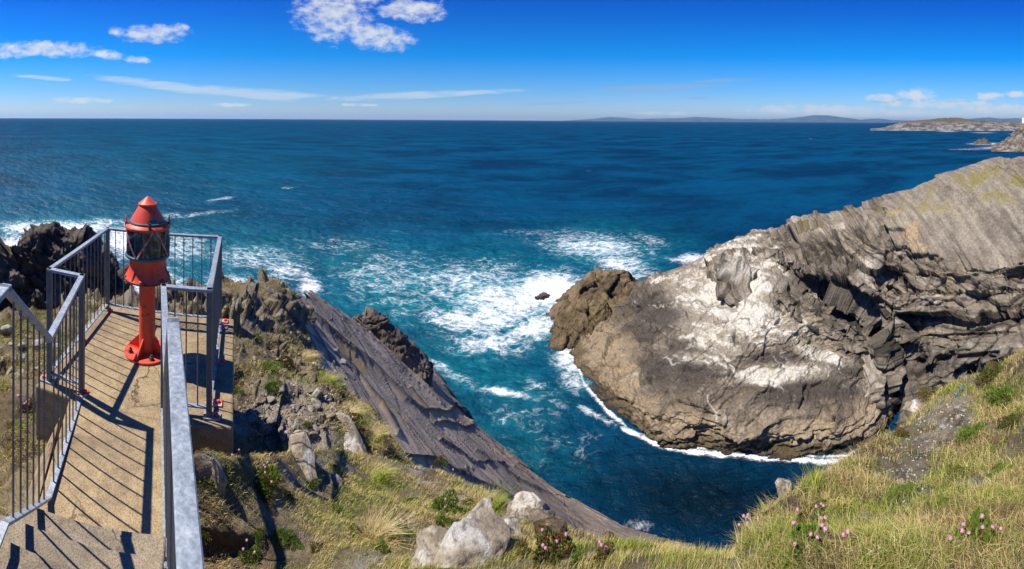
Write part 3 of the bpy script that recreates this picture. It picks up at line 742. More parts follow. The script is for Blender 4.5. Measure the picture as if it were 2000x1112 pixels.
    col = lerp3(col, (0.07, 0.057, 0.044), np.clip(block, 0, 1) * sstep(-0.25, 0.15, A2 + 0.4 * n2) * 0.75)
    pale = np.maximum(ell(px, py, 1700, 525, 26, 34), np.maximum(ell(px, py, 1440, 520, 50, 40), np.maximum(ell(px, py, 1510, 500, 22, 40), ell(px, py, 1570, 570, 60, 8, 0.4))))
    col = lerp3(col, (0.50, 0.46, 0.385), np.clip(sstep(0.4, 0.9, pale + 0.5 * n2 + 0.4 * A2) * 0.75, 0, 1))
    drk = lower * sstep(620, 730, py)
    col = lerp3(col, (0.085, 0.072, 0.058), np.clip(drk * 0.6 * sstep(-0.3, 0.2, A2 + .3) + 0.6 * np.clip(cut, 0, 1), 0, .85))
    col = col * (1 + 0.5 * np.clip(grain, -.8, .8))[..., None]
    turf = sstep(1.0, 0.2, np.abs(np.arange(g.shape[0])[:, None] / g.shape[0] * 12 - 8.3) + 0 * px) * sstep(-0.05, 0.25, n1 + 0.3 * n2)
    col = lerp3(col, (0.20, 0.165, 0.045), turf * 0.85)
    col = lerp3(col, (0.035, 0.03, 0.026), np.clip(crack * 0.6 * m + bed * 0.75 * np.clip(m, 0.1, 1), 0, .88))
    nu, nv = px.shape
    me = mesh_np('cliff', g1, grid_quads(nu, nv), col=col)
    tag(link('cliff', me, M_ROCK_FAR), 'tall layered cliff of grey and ochre rock behind the domed rock', 'cliff', kind='structure')
build_cliff()

# ------------------------------------------------------------------ rocks standing in the water
def lump(name, cx, cy, h0, prof, depth, seed, label, col_a, col_b, nu=150, nv=170, cat='rock', group=None, base_h=-1.5, bed=(0.4, -0.3, 0.8), amp=1.0, mat=None):
    """a rock whose outline seen from the terrace is prof [(px, py)], standing round the distance of (cx, cy, h0)"""
    p = np.array(prof, float); n = len(p)
    c = at_h(np.array(cx), np.array(cy), np.array(h0)); rc = np.hypot(*(c[:2]))
    crest = at(p[:, 0], p[:, 1], np.full(n, rc))
    out = ray(p[:, 0], p[:, 1]) * (1, 1, 0)
    rows = []
    for k, (dr, hz) in enumerate([(-1.0, None), (-0.85, 0.0), (-0.6, 0.42), (-0.25, 0.86), (0.0, 1.0), (0.35, 0.85), (0.75, 0.4), (1.0, None)]):
        q = crest + out * (dr * depth)
        q[:, 2] = base_h if hz is None else base_h + (crest[:, 2] - base_h) * (0.12 + 0.88 * hz)
        rows.append(q)
    g = surf(np.array(rows), nu, nv, 0.85)
    sc = max(depth, 1.0)
    g, bd, crack, w, s = relief(g, 0.08 * sc * amp, 1.1 / sc, bed, 0.22 * sc, 0.12 * sc * amp, [((0.8, 0.5, 0.3), 0.7 * sc, 0.14 * sc * amp, 0.06 * sc, 0.8), ((-0.5, 0.8, 0.3), 0.5 * sc, 0.10 * sc * amp, 0.05 * sc, 0.8)], 0.05 * sc, 4.0 / sc, blk=(((0.8, -0.5, -0.2), 1.1 / sc, 1.7 / sc, 0.17 * sc), ((0.8, -0.5, -0.2), 2.6 / sc, 5.0 / sc, 0.06 * sc)))
    n1 = fbm(g, 1.6 / sc, 4); n2 = fbm(g, 5 / sc, 4)
    col = lerp3(col_a, col_b, sstep(-0.3, 0.35, n1 + 0.4 * n2))
    col = lerp3(col, np.array(col_a) * 0.4, crack * 0.6)
    if base_h > -3: col = lerp3(col, (0.025, 0.02, 0.017), sstep(0.35, 0.0, g[..., 2] + 0.2 * n2) * 0.9)
    me = mesh_np(name, g, grid_quads(nu, nv), col=col)
    return tag(link(name, me, mat or M_ROCK_FAR), label, cat, group)
lump('sea_rock', 1165, 605, 0.3, [(1072, 624), (1082, 606), (1098, 584), (1116, 564), (1139, 546), (1165, 531), (1200, 527), (1226, 532), (1244, 550), (1256, 568), (1264, 592), (1268, 615)], 4.0, 3,
     'flat topped brown rock in the white surf off the tip of the domed rock', (0.10, 0.072, 0.042), (0.195, 0.142, 0.08))
lump('sea_rock', 1120, 655, 0.2, [(1074, 668), (1080, 648), (1092, 622), (1112, 602), (1140, 592), (1165, 588), (1182, 592), (1196, 612), (1202, 640), (1206, 665)], 3.4, 4,
     'slanting brown rock with a black cleft, between the domed rock and the flat topped one', (0.10, 0.072, 0.038), (0.19, 0.14, 0.072))
lump('sea_rock', 1055, 578, 0.0, [(1040, 583), (1048, 578), (1060, 573), (1070, 575), (1078, 582)], 1.5, 5,
     'small dark reef washed by white surf, just left of the flat topped brown rock', (0.09, 0.07, 0.05), (0.15, 0.12, 0.08), 60, 80, base_h=-0.6)
lump('sea_rock', 1085, 616, 0.0, [(1064, 618), (1074, 612), (1088, 610), (1100, 613), (1108, 620)], 1.0, 6,
     'low brown reef in the surf beside the slanting brown rock', (0.11, 0.08, 0.05), (0.19, 0.14, 0.08), 60, 80, base_h=-0.5)
lump('sea_rock', 1918, 281, 0, [(1902, 281), (1908, 277), (1914, 273), (1918, 276), (1922, 271), (1927, 273), (1932, 279), (1937, 281)], 14, 7,
     'small jagged brown skerry far off by the right coast', (0.10, 0.075, 0.055), (0.16, 0.12, 0.085), 60, 90, base_h=-1.0, mat=M_COAST)

# ------------------------------------------------------------------ far coast
def coast(name, pts, rbase, width, label, ca, cb, cgrass, kind='structure', nu=90, nv=420, amp=0.05, sc=0.012, mat=None, cat='headland'):
    p = np.array(pts, float)
    rows = []
    rb = np.full(len(p), float(rbase)) if np.isscalar(rbase) else np.array(rbase, float)
    top = at(p[:, 0], p[:, 1], rb + width * 0.5); out = ray(p[:, 0], p[:, 1]) * (1, 1, 0)
    hh = np.maximum(top[:, 2], 1.0)
    for fr, fz in ((-0.02, -0.15), (0.0, 0.05), (0.12, 0.45), (0.28, 0.75), (0.5, 1.0), (0.8, 0.8), (1.0, -0.2)):
        q = EYE + out * (rb + width * fr)[:, None]; q[:, 2] = hh * fz; rows.append(q)
    g = surf(np.array(rows), nu, nv, 0.8)
    n = face_out(g, normals(g)); d = fbm(g, sc, 5) * hh.max() * amp * 2 + fbm(g, sc * 4, 4, ridged=True) * hh.max() * amp
    lim = sstep(-2, hh.max() * 0.25, g[..., 2])
    g = g + n * (d * lim)[..., None]
    n1 = fbm(g, sc * 2.5, 5); n2 = fbm(g, sc * 9, 4)
    slope = np.abs(normals(g)[..., 2])
    col = lerp3(ca, cb, sstep(-0.25, 0.3, n1 + 0.6 * n2))
    gm = sstep(0.55, 0.9, g[..., 2] / hh.max() + 0.5 * n1) * 0.9
    col = lerp3(col, cgrass, np.clip(gm, 0, 1))
    me = mesh_np(name, g, grid_quads(nu, nv), col=col)
    return tag(link(name, me, mat or M_COAST), label, cat, kind=kind)
coast('headland', [(1700, 257), (1722, 251), (1750, 245), (1768, 238), (1800, 236), (1845, 232.5), (1872, 232.5), (1900, 236), (1940, 237), (1975, 239), (2010, 240), (2060, 240), (2120, 240)], 1150, 420,
      'long grey and brown headland on the far right horizon', (0.07, 0.064, 0.054), (0.225, 0.21, 0.19), (0.10, 0.078, 0.04), amp=0.09, sc=0.016)
coast('headland', [(1936, 288), (1950, 283), (1962, 279), (1972, 270), (1985, 259), (1998, 249), (2020, 236), (2060, 230), (2110, 226)], 330, 90,
      'nearer grey crag jutting in at the right edge', (0.085, 0.068, 0.05), (0.27, 0.235, 0.19), (0.22, 0.155, 0.07), nv=260, amp=0.08, sc=0.05)
def hills():
    prof = [(1090, 236.5), (1140, 234), (1165, 232), (1190, 229.5), (1225, 231.5), (1250, 233), (1290, 232), (1330, 231.5), (1355, 229.5), (1400, 231), (1440, 233), (1500, 233.5), (1540, 232), (1575, 228), (1590, 226), (1625, 227), (1650, 231),
            (1680, 234), (1715, 232), (1740, 234.5), (1780, 236), (1830, 236), (1880, 234), (1905, 231.5), (1930, 230), (1955, 232.5), (1985, 231), (2010, 234), (2080, 236)]
    p = np.array([(x, 236.5 - (236.5 - y) * 1.12) for x, y in prof], float)
    r = 34000.0
    n = len(p); xs = np.linspace(p[0, 0], p[-1, 0], 500); ys = np.interp(xs, p[:, 0], p[:, 1])
    top = at(xs, ys, np.full(500, r)); out = ray(xs, ys) * (1, 1, 0)
    rows = []
    for fr, fz in ((-2800, -0.1), (-2400, 0.1), (-1400, 0.5), (-600, 0.85), (0, 1.0), (1000, 0.8), (3000, -0.1)):
        q = top + out * fr; q[:, 2] = np.maximum(top[:, 2], 4) * fz; rows.append(q)
    g = surf(np.array(rows), 50, 500, 0.9)
    g[..., 2] += 50 * fbm(g, 0.0009, 4) * (g[..., 2] > 5)
    n1 = fbm(g, 0.002, 4)
    col = lerp3((0.018, 0.04, 0.06), (0.06, 0.085, 0.09), sstep(-0.2, 0.2, n1))
    me = mesh_np('hills', g, grid_quads(50, 500), col=col)
    tag(link('hills', me, M_HILL), 'pale blue hills far along the horizon', 'hills', kind='structure')
hills()

# ------------------------------------------------------------------ the dark rock at the left
lump_prof = [(-190, 560), (-120, 530), (-60, 512), (0, 500), (22, 486), (45, 480), (58, 468), (80, 458), (92, 449), (108, 443), (122, 447), (138, 449), (152, 462), (166, 469), (178, 476), (192, 492), (210, 515), (226, 535), (240, 556), (252, 584), (262, 600), (280, 640)]
def build_crag():
    p = np.array(lump_prof, float); n = len(p)
    rc = 18.5
    rows = []
    for (dy, r, keep) in [(0, rc - 4.5, 0.0), (0, rc - 2.6, 0.18), (0, rc - 1.5, 0.5), (0, rc - 0.9, 0.78), (0, rc, 1.0), (0, rc + 1.6, 0.9), (0, rc + 4.5, 0.5), (0, rc + 7, 0.0)]:
        top = at(p[:, 0], p[:, 1], np.full(n, rc)); out = ray(p[:, 0], p[:, 1]) * (1, 1, 0)
        q = top + out * (r - rc); zb = H - 16.0
        q[:, 2] = zb + (top[:, 2] - zb) * keep; rows.append(q)
    g = surf(np.array(rows), 330, 360, 0.7)
    g, bed, crack, w, s = relief(g, 0.6, 0.35, (0.75, 0.1, 0.65), 0.32, 0.5, [((0.3, 0.7, 0.6), 0.9, 0.4, 0.15, 0.9), ((-0.5, 0.6, 0.6), 0.55, 0.2, 0.12, 0.9)], 0.12, 2.4, blk=(((0.5, -0.2, -0.6), 0.5, 1.1, 0.85), ((0.5, -0.2, -0.6), 1.5, 3.2, 0.30)))
    n1 = fbm(g, 0.8, 4); n2 = fbm(g, 3.2, 4)
    col = lerp3((0.065, 0.052, 0.042), (0.13, 0.105, 0.08), sstep(-0.3, 0.35, n1 + 0.5 * n2))
    col = lerp3(col, (0.03, 0.025, 0.02), crack * 0.5)
    me = mesh_np('crag', g, grid_quads(330, 360), col=col)
    tag(link('crag', me, M_SLAB), 'jagged dark brown crag beyond the railing at the left, white surf behind it', 'rock')
build_crag()

# ------------------------------------------------------------------ the tilted slab running down into the inlet
SN = np.array([0.744, 0.668])
def slab_r(px, py, zmin=0.5):
    d = ray(px, py); a = d[..., 0] * SN[0] + d[..., 1] * SN[1]
    # z = -24 - 1.05 * (r * a - 19.23), z = r * d2
    den = d[..., 2] + 1.05 * a
    r = np.where(np.abs(den) > 1e-6, (-24 + 1.05 * 19.23) / np.where(np.abs(den) < 1e-6, 1e-6, den), 99)
    rw = -(24.0 - zmin) / np.minimum(d[..., 2], -1e-4)
    return np.where((r <= 0) | (r > rw), rw, r)
def build_slab():
    top = [(545, 575), (540, 640), (545, 690), (600, 740), (660, 810), (720, 870), (800, 940), (860, 980), (950, 1030), (1050, 1070), (1150, 1095), (1280, 1100), (1370, 1095)]
    edge = [(598, 576), (628, 586), (676, 617), (745, 652), (827, 697), (857, 731), (896, 788), (921, 826), (968, 862), (1060, 935), (1140, 985), (1250, 1042), (1347, 1061)]
    top, edge = np.array(top, float), np.array(edge, float)
    rows = []
    for f in (0, 0.25, 0.5, 0.75, 1.0):
        q = top * (1 - f) + edge * f; rows.append(at(q[:, 0], q[:, 1], slab_r(q[:, 0], q[:, 1], 0.4 + (1 - f) * 7.0)))
    out = ray(edge[:, 0] + 60, edge[:, 1]) * (1, 1, 0)
    b0 = rows[-1] + out * 0.25 + (0, 0, -0.8); b1 = rows[-1] + out * 0.8; b1[:, 2] = np.minimum(b1[:, 2] - 3, b1[:, 2] * 0.5); b2 = rows[-1] + out * 1.8; b2[:, 2] = -3
    net = np.array(rows + [b0, b1, b2])
    g = surf(net, 330, 800, 0.55)
    n = face_out(g, normals(g))
    px, py, r = pix(g)
    a = g @ np.array([-0.668, 0.744, 0]); b = g @ unit((SN[0], SN[1], -1.1))
    st = np.stack([a * 0.22, b * 0.9, g[..., 2] * 0.0], -1)
    warp = fbm(g, 0.25, 3)
    lines = fbm(st + warp[..., None] * 0.5, 1.6, 5, ridged=True)
    thin = sstep(0.55, 0.75, fbm(st * (1.6, 2.6, 1) + warp[..., None], 1.5, 3, ridged=True))
    sheet = steps1(b * 0.55 + warp * 1.2 + a * 0.03)
    q3 = np.stack([a * 0.5, b * 1.2, 0 * a], -1)
    b1, c1 = joints(q3, (1, 0.25, 0), 1.6, 1.3, 2.0); b2_, c2 = joints(q3, (0.1, 1, 0), 0.9, 0.5, 8.0)
    crack = np.maximum(c1, c2); idr = b1 * 0.5 + b2_ * 0.5
    near = sstep(6, 14, r)
    d = 0.14 * warp + 0.005 * lines - 0.008 * thin + 0.05 * (sheet - 0.5) + 0.03 * (idr - 0.5) - 0.04 * crack + 0.012 * fbm(g, 2.4, 4)
    cv = np.zeros_like(px)
    for pts, wd in (([(600, 605), (640, 640), (682, 674), (730, 712), (770, 755), (792, 780), (826, 801), (870, 804), (898, 792)], 4.5), ([(655, 690), (700, 735), (742, 790), (775, 850)], 3.5), ([(800, 760), (850, 822), (905, 832), (925, 828)], 3.0),
                    ([(775, 890), (850, 905), (960, 955), (1060, 1005)], 3.0), ([(930, 880), (1010, 935), (1100, 985)], 2.2), ([(860, 860), (930, 905), (985, 905)], 2.0)):
        for (x0, y0), (x1, y1) in zip(pts[:-1], pts[1:]):
            dx, dy = x1 - x0, y1 - y0; wob = 3.5 * fbm(g, 0.45, 3)
            tt = np.clip(((px - x0) * dx + (py - y0) * dy) / (dx * dx + dy * dy), 0, 1)
            cv = np.maximum(cv, np.exp(-(np.hypot(px - x0 - tt * dx + wob, py - y0 - tt * dy + wob) / wd) ** 2))
    hb, eb, ib = blocks(np.stack([a * 0.16 + 0.3 * warp, b * 0.55, 0 * a + 0.5], -1), 0.5); hc, ec, ic = blocks(np.stack([a * 0.6 + 0.4 * warp, b * 2.0, 0 * a + 0.5], -1), 0.5)
    vv = np.linspace(0, 1, g.shape[0])[:, None]; we = np.exp(-((vv - 0.571) / 0.07) ** 2)
    hj, _, _ = blocks(np.stack([a * 0.45, b * 0.2, 0 * a + 3.5], -1), 0.8)
    g = g + (np.array([SN[0], SN[1], -1.0])[None, None] * (we * (0.9 * hj + 0.5 * fbm(g, 0.8, 4)))[..., None])
    d = d - 0.13 * cv + 0.03 * hb + 0.012 * hc
    g = g + n * (d * (0.5 + 0.5 * near))[..., None]
    n1 = fbm(g, 0.5, 4); n2 = fbm(g, 2.2, 4)
    col = lerp3((0.30, 0.222, 0.150), (0.46, 0.355, 0.245), sstep(-0.3, 0.35, n1 * 0.8 + 0.6 * n2 + .25 * (idr - .5)))
    col = col * (0.82 + 0.36 * ib + 0.16 * (ic - .5))[..., None]; col = lerp3(col, (0.05, 0.04, 0.03), np.clip(0.7 * eb + 0.3 * ec, 0, 1) * sstep(-.1, .3, n1 + .2))
    col = lerp3(col, (0.33, 0.29, 0.24), sstep(0.25, 0.6, lines + 0.3 * n2) * 0.30)
    col = lerp3(col, (0.045, 0.037, 0.032), np.clip(thin * 0.15 + crack * 0.6 + 0.8 * cv, 0, 0.88))
    col = lerp3(col, (0.34, 0.235, 0.07), sstep(0.45, 0.62, ell(px, py, 690, 700, 60, 9, 0.85) + ell(px, py, 765, 800, 60, 7, 0.8) * .9 + 0.3 * n2) * 0.7)
    col = lerp3(col, (0.42, 0.40, 0.36), sstep(0.62, 0.8, ell(px, py, 780, 690, 100, 6, 0.65) + ell(px, py, 640, 720, 60, 8, .8) + 0.3 * n2) * 0.7)
    me = mesh_np('rock_slope', g, grid_quads(330, 800), col=col)
    tag(link('rock_slope', me, M_SLAB), 'dark grey slab of tilted cracked rock sliding down to the inlet', 'rock slope', kind='structure')
build_slab()
lump('outcrop', 745, 690, 8.0, [(668, 628), (684, 615), (705, 609), (722, 611), (738, 620), (756, 624), (770, 636), (786, 648), (800, 668), (812, 690), (826, 712), (840, 735)], 2.8, 8,
     'craggy dark knob of rock on the far edge of the tilted slab', (0.075, 0.06, 0.047), (0.17, 0.14, 0.105), base_h=5.0, amp=1.0, mat=M_SLAB)

# ------------------------------------------------------------------ ground on this side
FLOOR = H - 2.55          # platform level
RAILTOP = H - 1.45
def xy(px, r): d = ray(px, CY); return np.array([d[0] * r, d[1] * r])
def cyl(px, r): th = (px - 1000) / F; return np.array([math.sin(th) * r, math.cos(th) * r])
pA, pB, pC, pD = cyl(211, 5.29), cyl(431, 4.93), cyl(411, 3.40), cyl(98, 3.85)
pP, pE = cyl(161, 3.69), cyl(321, 3.47)
pQ = cyl(97, 2.64)
AX = unit(np.array([0.775, -0.632]))           # down the walkway, towards the stairs
pK = cyl(340, 1.58); pG = cyl(381, 0.66)
pJ = pE + (pK - pE) * ((np.linalg.norm(pE) - 2.27) / (np.linalg.norm(pE) - 1.58))
u1, u2 = unit(pC - pD), unit(pA - pD)
def in_poly(p, poly):
    x, y = p[:, 0], p[:, 1]; ins = np.zeros(len(p), bool); k = len(poly)
    for i in range(k):
        (x0, y0), (x1, y1) = poly[i], poly[(i + 1) % k]
        c = ((y0 > y) != (y1 > y)) & (x < (x1 - x0) * (y - y0) / ((y1 - y0) + 1e-12) + x0); ins ^= c
    return ins
DECK = [pD - u1 * 0.2 - u2 * 0.16, pC + u1 * 0.24 - u2 * 0.14, pB + u1 * 0.2 + u2 * 0.2, pA - u1 * 0.18 + u2 * 0.2]
nA = np.array([-AX[1], AX[0]])
WALK = [pP - u1 * 0.3, pE + u1 * 0.08, pE + u1 * 0.08 + AX * 4.2, pP - u1 * 0.3 + AX * 4.2]
GROUNDS = []
def ground(name, net, nu, nv, label, amp=0.10, sc=1.2, rocky=0.0, colf=None, soft=0.9, mat=None, kind='structure', cat='ground', raw=False):
    net = np.array(net, float)
    P = net if raw else at(net[..., 0], net[..., 1], net[..., 2])
    g = surf(P, nu, nv, soft)
    n = normals(g); n = n * np.sign(n[..., 2].mean())
    px, py, r = pix(g)
    k = np.clip(r / 3.0, 0.35, 2.5)
    d = amp * fbm(g, sc, 5) * k + 0.03 * fbm(g, 6, 4) * np.minimum(k, 1.2)
    if rocky:
        rk = rocky * np.minimum(k, 1.8) * sstep(-0.2, 0.2, fbm(g + 3, 0.9, 4)) * (0.25 + 0.75 * sstep(740, 670, py))
        s = g @ unit((0.85, 0.50, 0.25)) / 0.13 + 2.2 * fbm(g, 0.7, 3)
        b1, c1 = joints(g, (0.3, -0.5, 0.8), 0.5, 0.9, 3.0)
        hb, eb, _ = blocks(np.stack([g @ unit((0.85, 0.5, 0.2)) * 2.6, g @ unit((-0.4, 0.7, 0.3)) * 0.8, g[..., 2] * 0.9], -1), 0.9); hb2, _, _ = blocks(g * (3.2, 2.0, 2.0), 0.9)
        d = d + rk * (0.85 * hb + 0.6 * hb2) + rk * 0.6 * (1.0 * (steps1(s) - 0.5) + 0.5 * (b1 - 0.5) - 0.3 * c1 + 0.4 * fbm(g, 3.2, 5, ridged=True))
    g = g + n * d[..., None]
    fl = g.reshape(-1, 3); inn = in_poly(fl, DECK) | in_poly(fl, WALK)
    fl[inn, 2] = np.minimum(fl[inn, 2], FLOOR - 0.3); g = fl.reshape(g.shape)
    px, py, r = pix(g)
    n1 = fbm(g, 1.1, 4); n2 = fbm(g, 5, 4)
    col = colf(g, px, py, n1, n2)
    me = mesh_np(name, g, grid_quads(nu, nv), col=col)
    o = tag(link(name, me, mat or M_SOIL), label, cat, kind=kind)
    GROUNDS.append((g, px, py, r))
    return g
def soil_col(g, px, py, n1, n2):
    col = lerp3((0.115, 0.085, 0.045), (0.22, 0.175, 0.10), sstep(-0.3, 0.35, n1 + 0.5 * n2))
    col = lerp3(col, (0.10, 0.12, 0.03), sstep(0.1, 0.4, fbm(g + 5, 2.0, 3)) * 0.6)
    col = lerp3(col, (0.30, 0.27, 0.23), sstep(0.10, 0.4, fbm(g + 9, 2.6, 5)) * 0.7)
    col = lerp3(col, (0.05, 0.037, 0.022), sstep(0.15, 0.45, fbm(g + 19, 6.0, 4)) * 0.7)
    rub = np.maximum(ell(px, py, 560, 810, 90, 55), ell(px, py, 1840, 830, 60, 110, 0.5))
    col = lerp3(col, (0.30, 0.255, 0.185), np.clip(rub, 0, 1) * sstep(-0.3, 0.2, n2) * 0.8)
    return col
# near ground: from under the eye to the lip above the inlet
NX = [120, 260, 380, 460, 560, 660, 760, 860, 940, 1010, 1090, 1180, 1270, 1360, 1425, 1450, 1500, 1580, 1650, 1710, 1770, 1830, 1910, 2010, 2120, 2250, 2700, 3300]
lip = [(980, 2.7), (960, 2.7), (886, 2.72), (896, 2.85), (886, 3.5), (884, 4.4), (900, 4.9), (932, 4.7), (962, 4.2), (998, 3.6), (1036, 3.0), (1066, 2.6), (1082, 2.4), (1092, 2.2), (1096, 2.05), (1068, 2.1), (1014, 2.35), (966, 2.7), (909, 3.3), (866, 3.9), (830, 4.6), (770, 5.2), (738, 5.2), (694, 5.1), (650, 5.2), (610, 5.4), (600, 5.4), (640, 4.6)]
near = [(1112, 2.55), (1112, 2.5), (1112, 2.35), (1112, 2.3), (1112, 2.25), (1112, 2.22), (1112, 2.2), (1112, 2.15), (1112, 2.12), (1112, 2.08), (1112, 2.0), (1112, 1.92), (1112, 1.84), (1112, 1.75), (1112, 1.68), (1112, 1.62), (1112, 1.55), (1112, 1.48), (1112, 1.45), (1112, 1.43), (1112, 1.42), (1112, 1.42), (1112, 1.43), (1112, 1.45), (1112, 1.48), (1112, 1.5), (1112, 1.5), (1112, 1.5)]
rows = [[], [], [], [], [], [], []]
for x, (ly, lr), (ny, nr) in zip(NX, lip, near):
    m1 = (ny + (ly - ny) * 0.36, nr + (lr - nr) * 0.24); m2 = (ny + (ly - ny) * 0.72, nr + (lr - nr) * 0.62)
    for k, (yy, rr) in enumerate([(2350, 0.62), (1600, 1.02), (ny, nr), m1, m2, (ly, lr)]): rows[k].append(at(x, yy, rr))
    e = at(x, ly, lr); o_ = ray(x, ly) * (1, 1, 0)
    rows[6].append(e + o_ * 0.5 + (0, 0, -0.9))
rows.append([p + np.array([p[0], p[1], 0]) * 0.25 + (0, 0, -4.0) for p in rows[6]])
g_near = ground('ground', rows, 300, 1000, 'rough turf of dry grass, soil and pale stones along the cliff edge', 0.07, 1.6, 0.0, soil_col, raw=True)
# terrace and ridge beyond the platform
RR = [
    [(120, 1010, 4.0), (300, 985, 3.9), (420, 935, 3.9), (520, 920, 4.3), (620, 925, 4.6), (700, 935, 4.9), (780, 945, 5.4), (850, 970, 6.0), (900, 1010, 6.8)],
    [(120, 800, 4.8), (300, 800, 4.9), (430, 822, 4.75), (520, 832, 4.95), (600, 830, 5.2), (690, 835, 5.6), (752, 852, 6.1), (792, 898, 6.9), (820, 955, 7.8)],
    [(120, 690, 6.0), (300, 690, 5.8), (440, 742, 5.6), (520, 742, 6.0), (600, 750, 6.5), (650, 757, 7.0), (690, 785, 7.5), (728, 812, 8.0), (752, 875, 8.9)],
    [(120, 645, 7.5), (300, 640, 7.0), (440, 675, 6.8), (510, 680, 7.2), (560, 690, 7.8), (598, 705, 8.3), (626, 725, 8.8), (652, 755, 9.3), (672, 815, 10.2)],
    [(120, 622, 9.0), (300, 605, 8.5), (430, 612, 8.6), (500, 616, 9.2), (548, 630, 9.9), (574, 650, 10.5), (586, 670, 10.8), (596, 695, 11.0), (606, 760, 11.8)],
    [(120, 610, 10.5), (262, 588, 10.5), (335, 566, 10.6), (392, 556, 11.0), (452, 549, 11.6), (500, 550, 12.0), (540, 549, 12.6), (574, 572, 13.0), (590, 640, 13.8)]]
RRP = at(np.array(RR)[..., 0], np.array(RR)[..., 1], np.array(RR)[..., 2])
ob = ray(np.array(RR)[5, :, 0], np.array(RR)[5, :, 1]) * (1, 1, 0)
RRP = np.concatenate([RRP, (RRP[5] + ob * 2 + (0, 0, -2.5))[None], (RRP[5] + ob * 5 + (0, 0, -10))[None]])
def ridge_col(g, px, py, n1, n2):
    col = soil_col(g, px, py, n1, n2)
    up = sstep(720, 640, py + 60 * n1)
    col = lerp3(col, lerp3((0.10, 0.085, 0.07), (0.27, 0.24, 0.20), sstep(-0.2, 0.3, n2)), up * sstep(-0.25, 0.15, fbm(g + 3, 0.9, 4)) * 0.85)
    return lerp3(col, (0.17, 0.125, 0.05), up * sstep(0.0, 0.3, fbm(g + 30, 1.0, 3)) * 0.6)
g_ridge = ground('terrace', RRP, 340, 460, 'stony terrace and ridge of dry turf and broken rock beyond the platform', 0.10, 0.9, 0.26, ridge_col, raw=True, cat='ground')
# ground left of the stairs
LL = [[(-420, 1700, 1.75), (-250, 1700, 1.72), (-100, 1700, 1.7), (20, 1700, 1.7), (130, 1700, 1.7), (220, 1700, 1.7)],
      [(-420, 1112, 2.7), (-250, 1112, 2.65), (-100, 1112, 2.6), (20, 1112, 2.62), (130, 1112, 2.62), (220, 1112, 2.6)],
      [(-420, 900, 3.6), (-250, 900, 3.55), (-100, 900, 3.5), (20, 900, 3.5), (130, 900, 3.5), (220, 900, 3.5)],
      [(-420, 740, 5), (-250, 740, 4.9), (-100, 740, 4.8), (20, 740, 4.8), (130, 740, 4.8), (220, 740, 4.8)],
      [(-420, 650, 6.6), (-250, 650, 6.5), (-100, 650, 6.3), (20, 648, 6.3), (130, 648, 6.4), (220, 650, 6.5)],
      [(-420, 622, 7.6), (-250, 622, 7.4), (-100, 622, 7.2), (20, 624, 7.2), (130, 612, 7.6), (220, 606, 8.0)],
      [(-420, 690, 8.6), (-250, 690, 8.4), (-100, 690, 8.2), (20, 690, 8.2), (130, 680, 8.6), (220, 690, 9)],
      [(-420, 980, 9.6), (-250, 980, 9.4), (-100, 980, 9.2), (20, 980, 9.2), (130, 980, 9.6), (220, 990, 10)]]
g_left = ground('verge', LL, 220, 240, 'grassy verge with scattered stones left of the stairs', 0.08, 1.3, 0.10, soil_col)


# ================================================================== THE TERRACE AND ITS RAILINGS
def P3(p, z): return np.array([p[0], p[1], z])

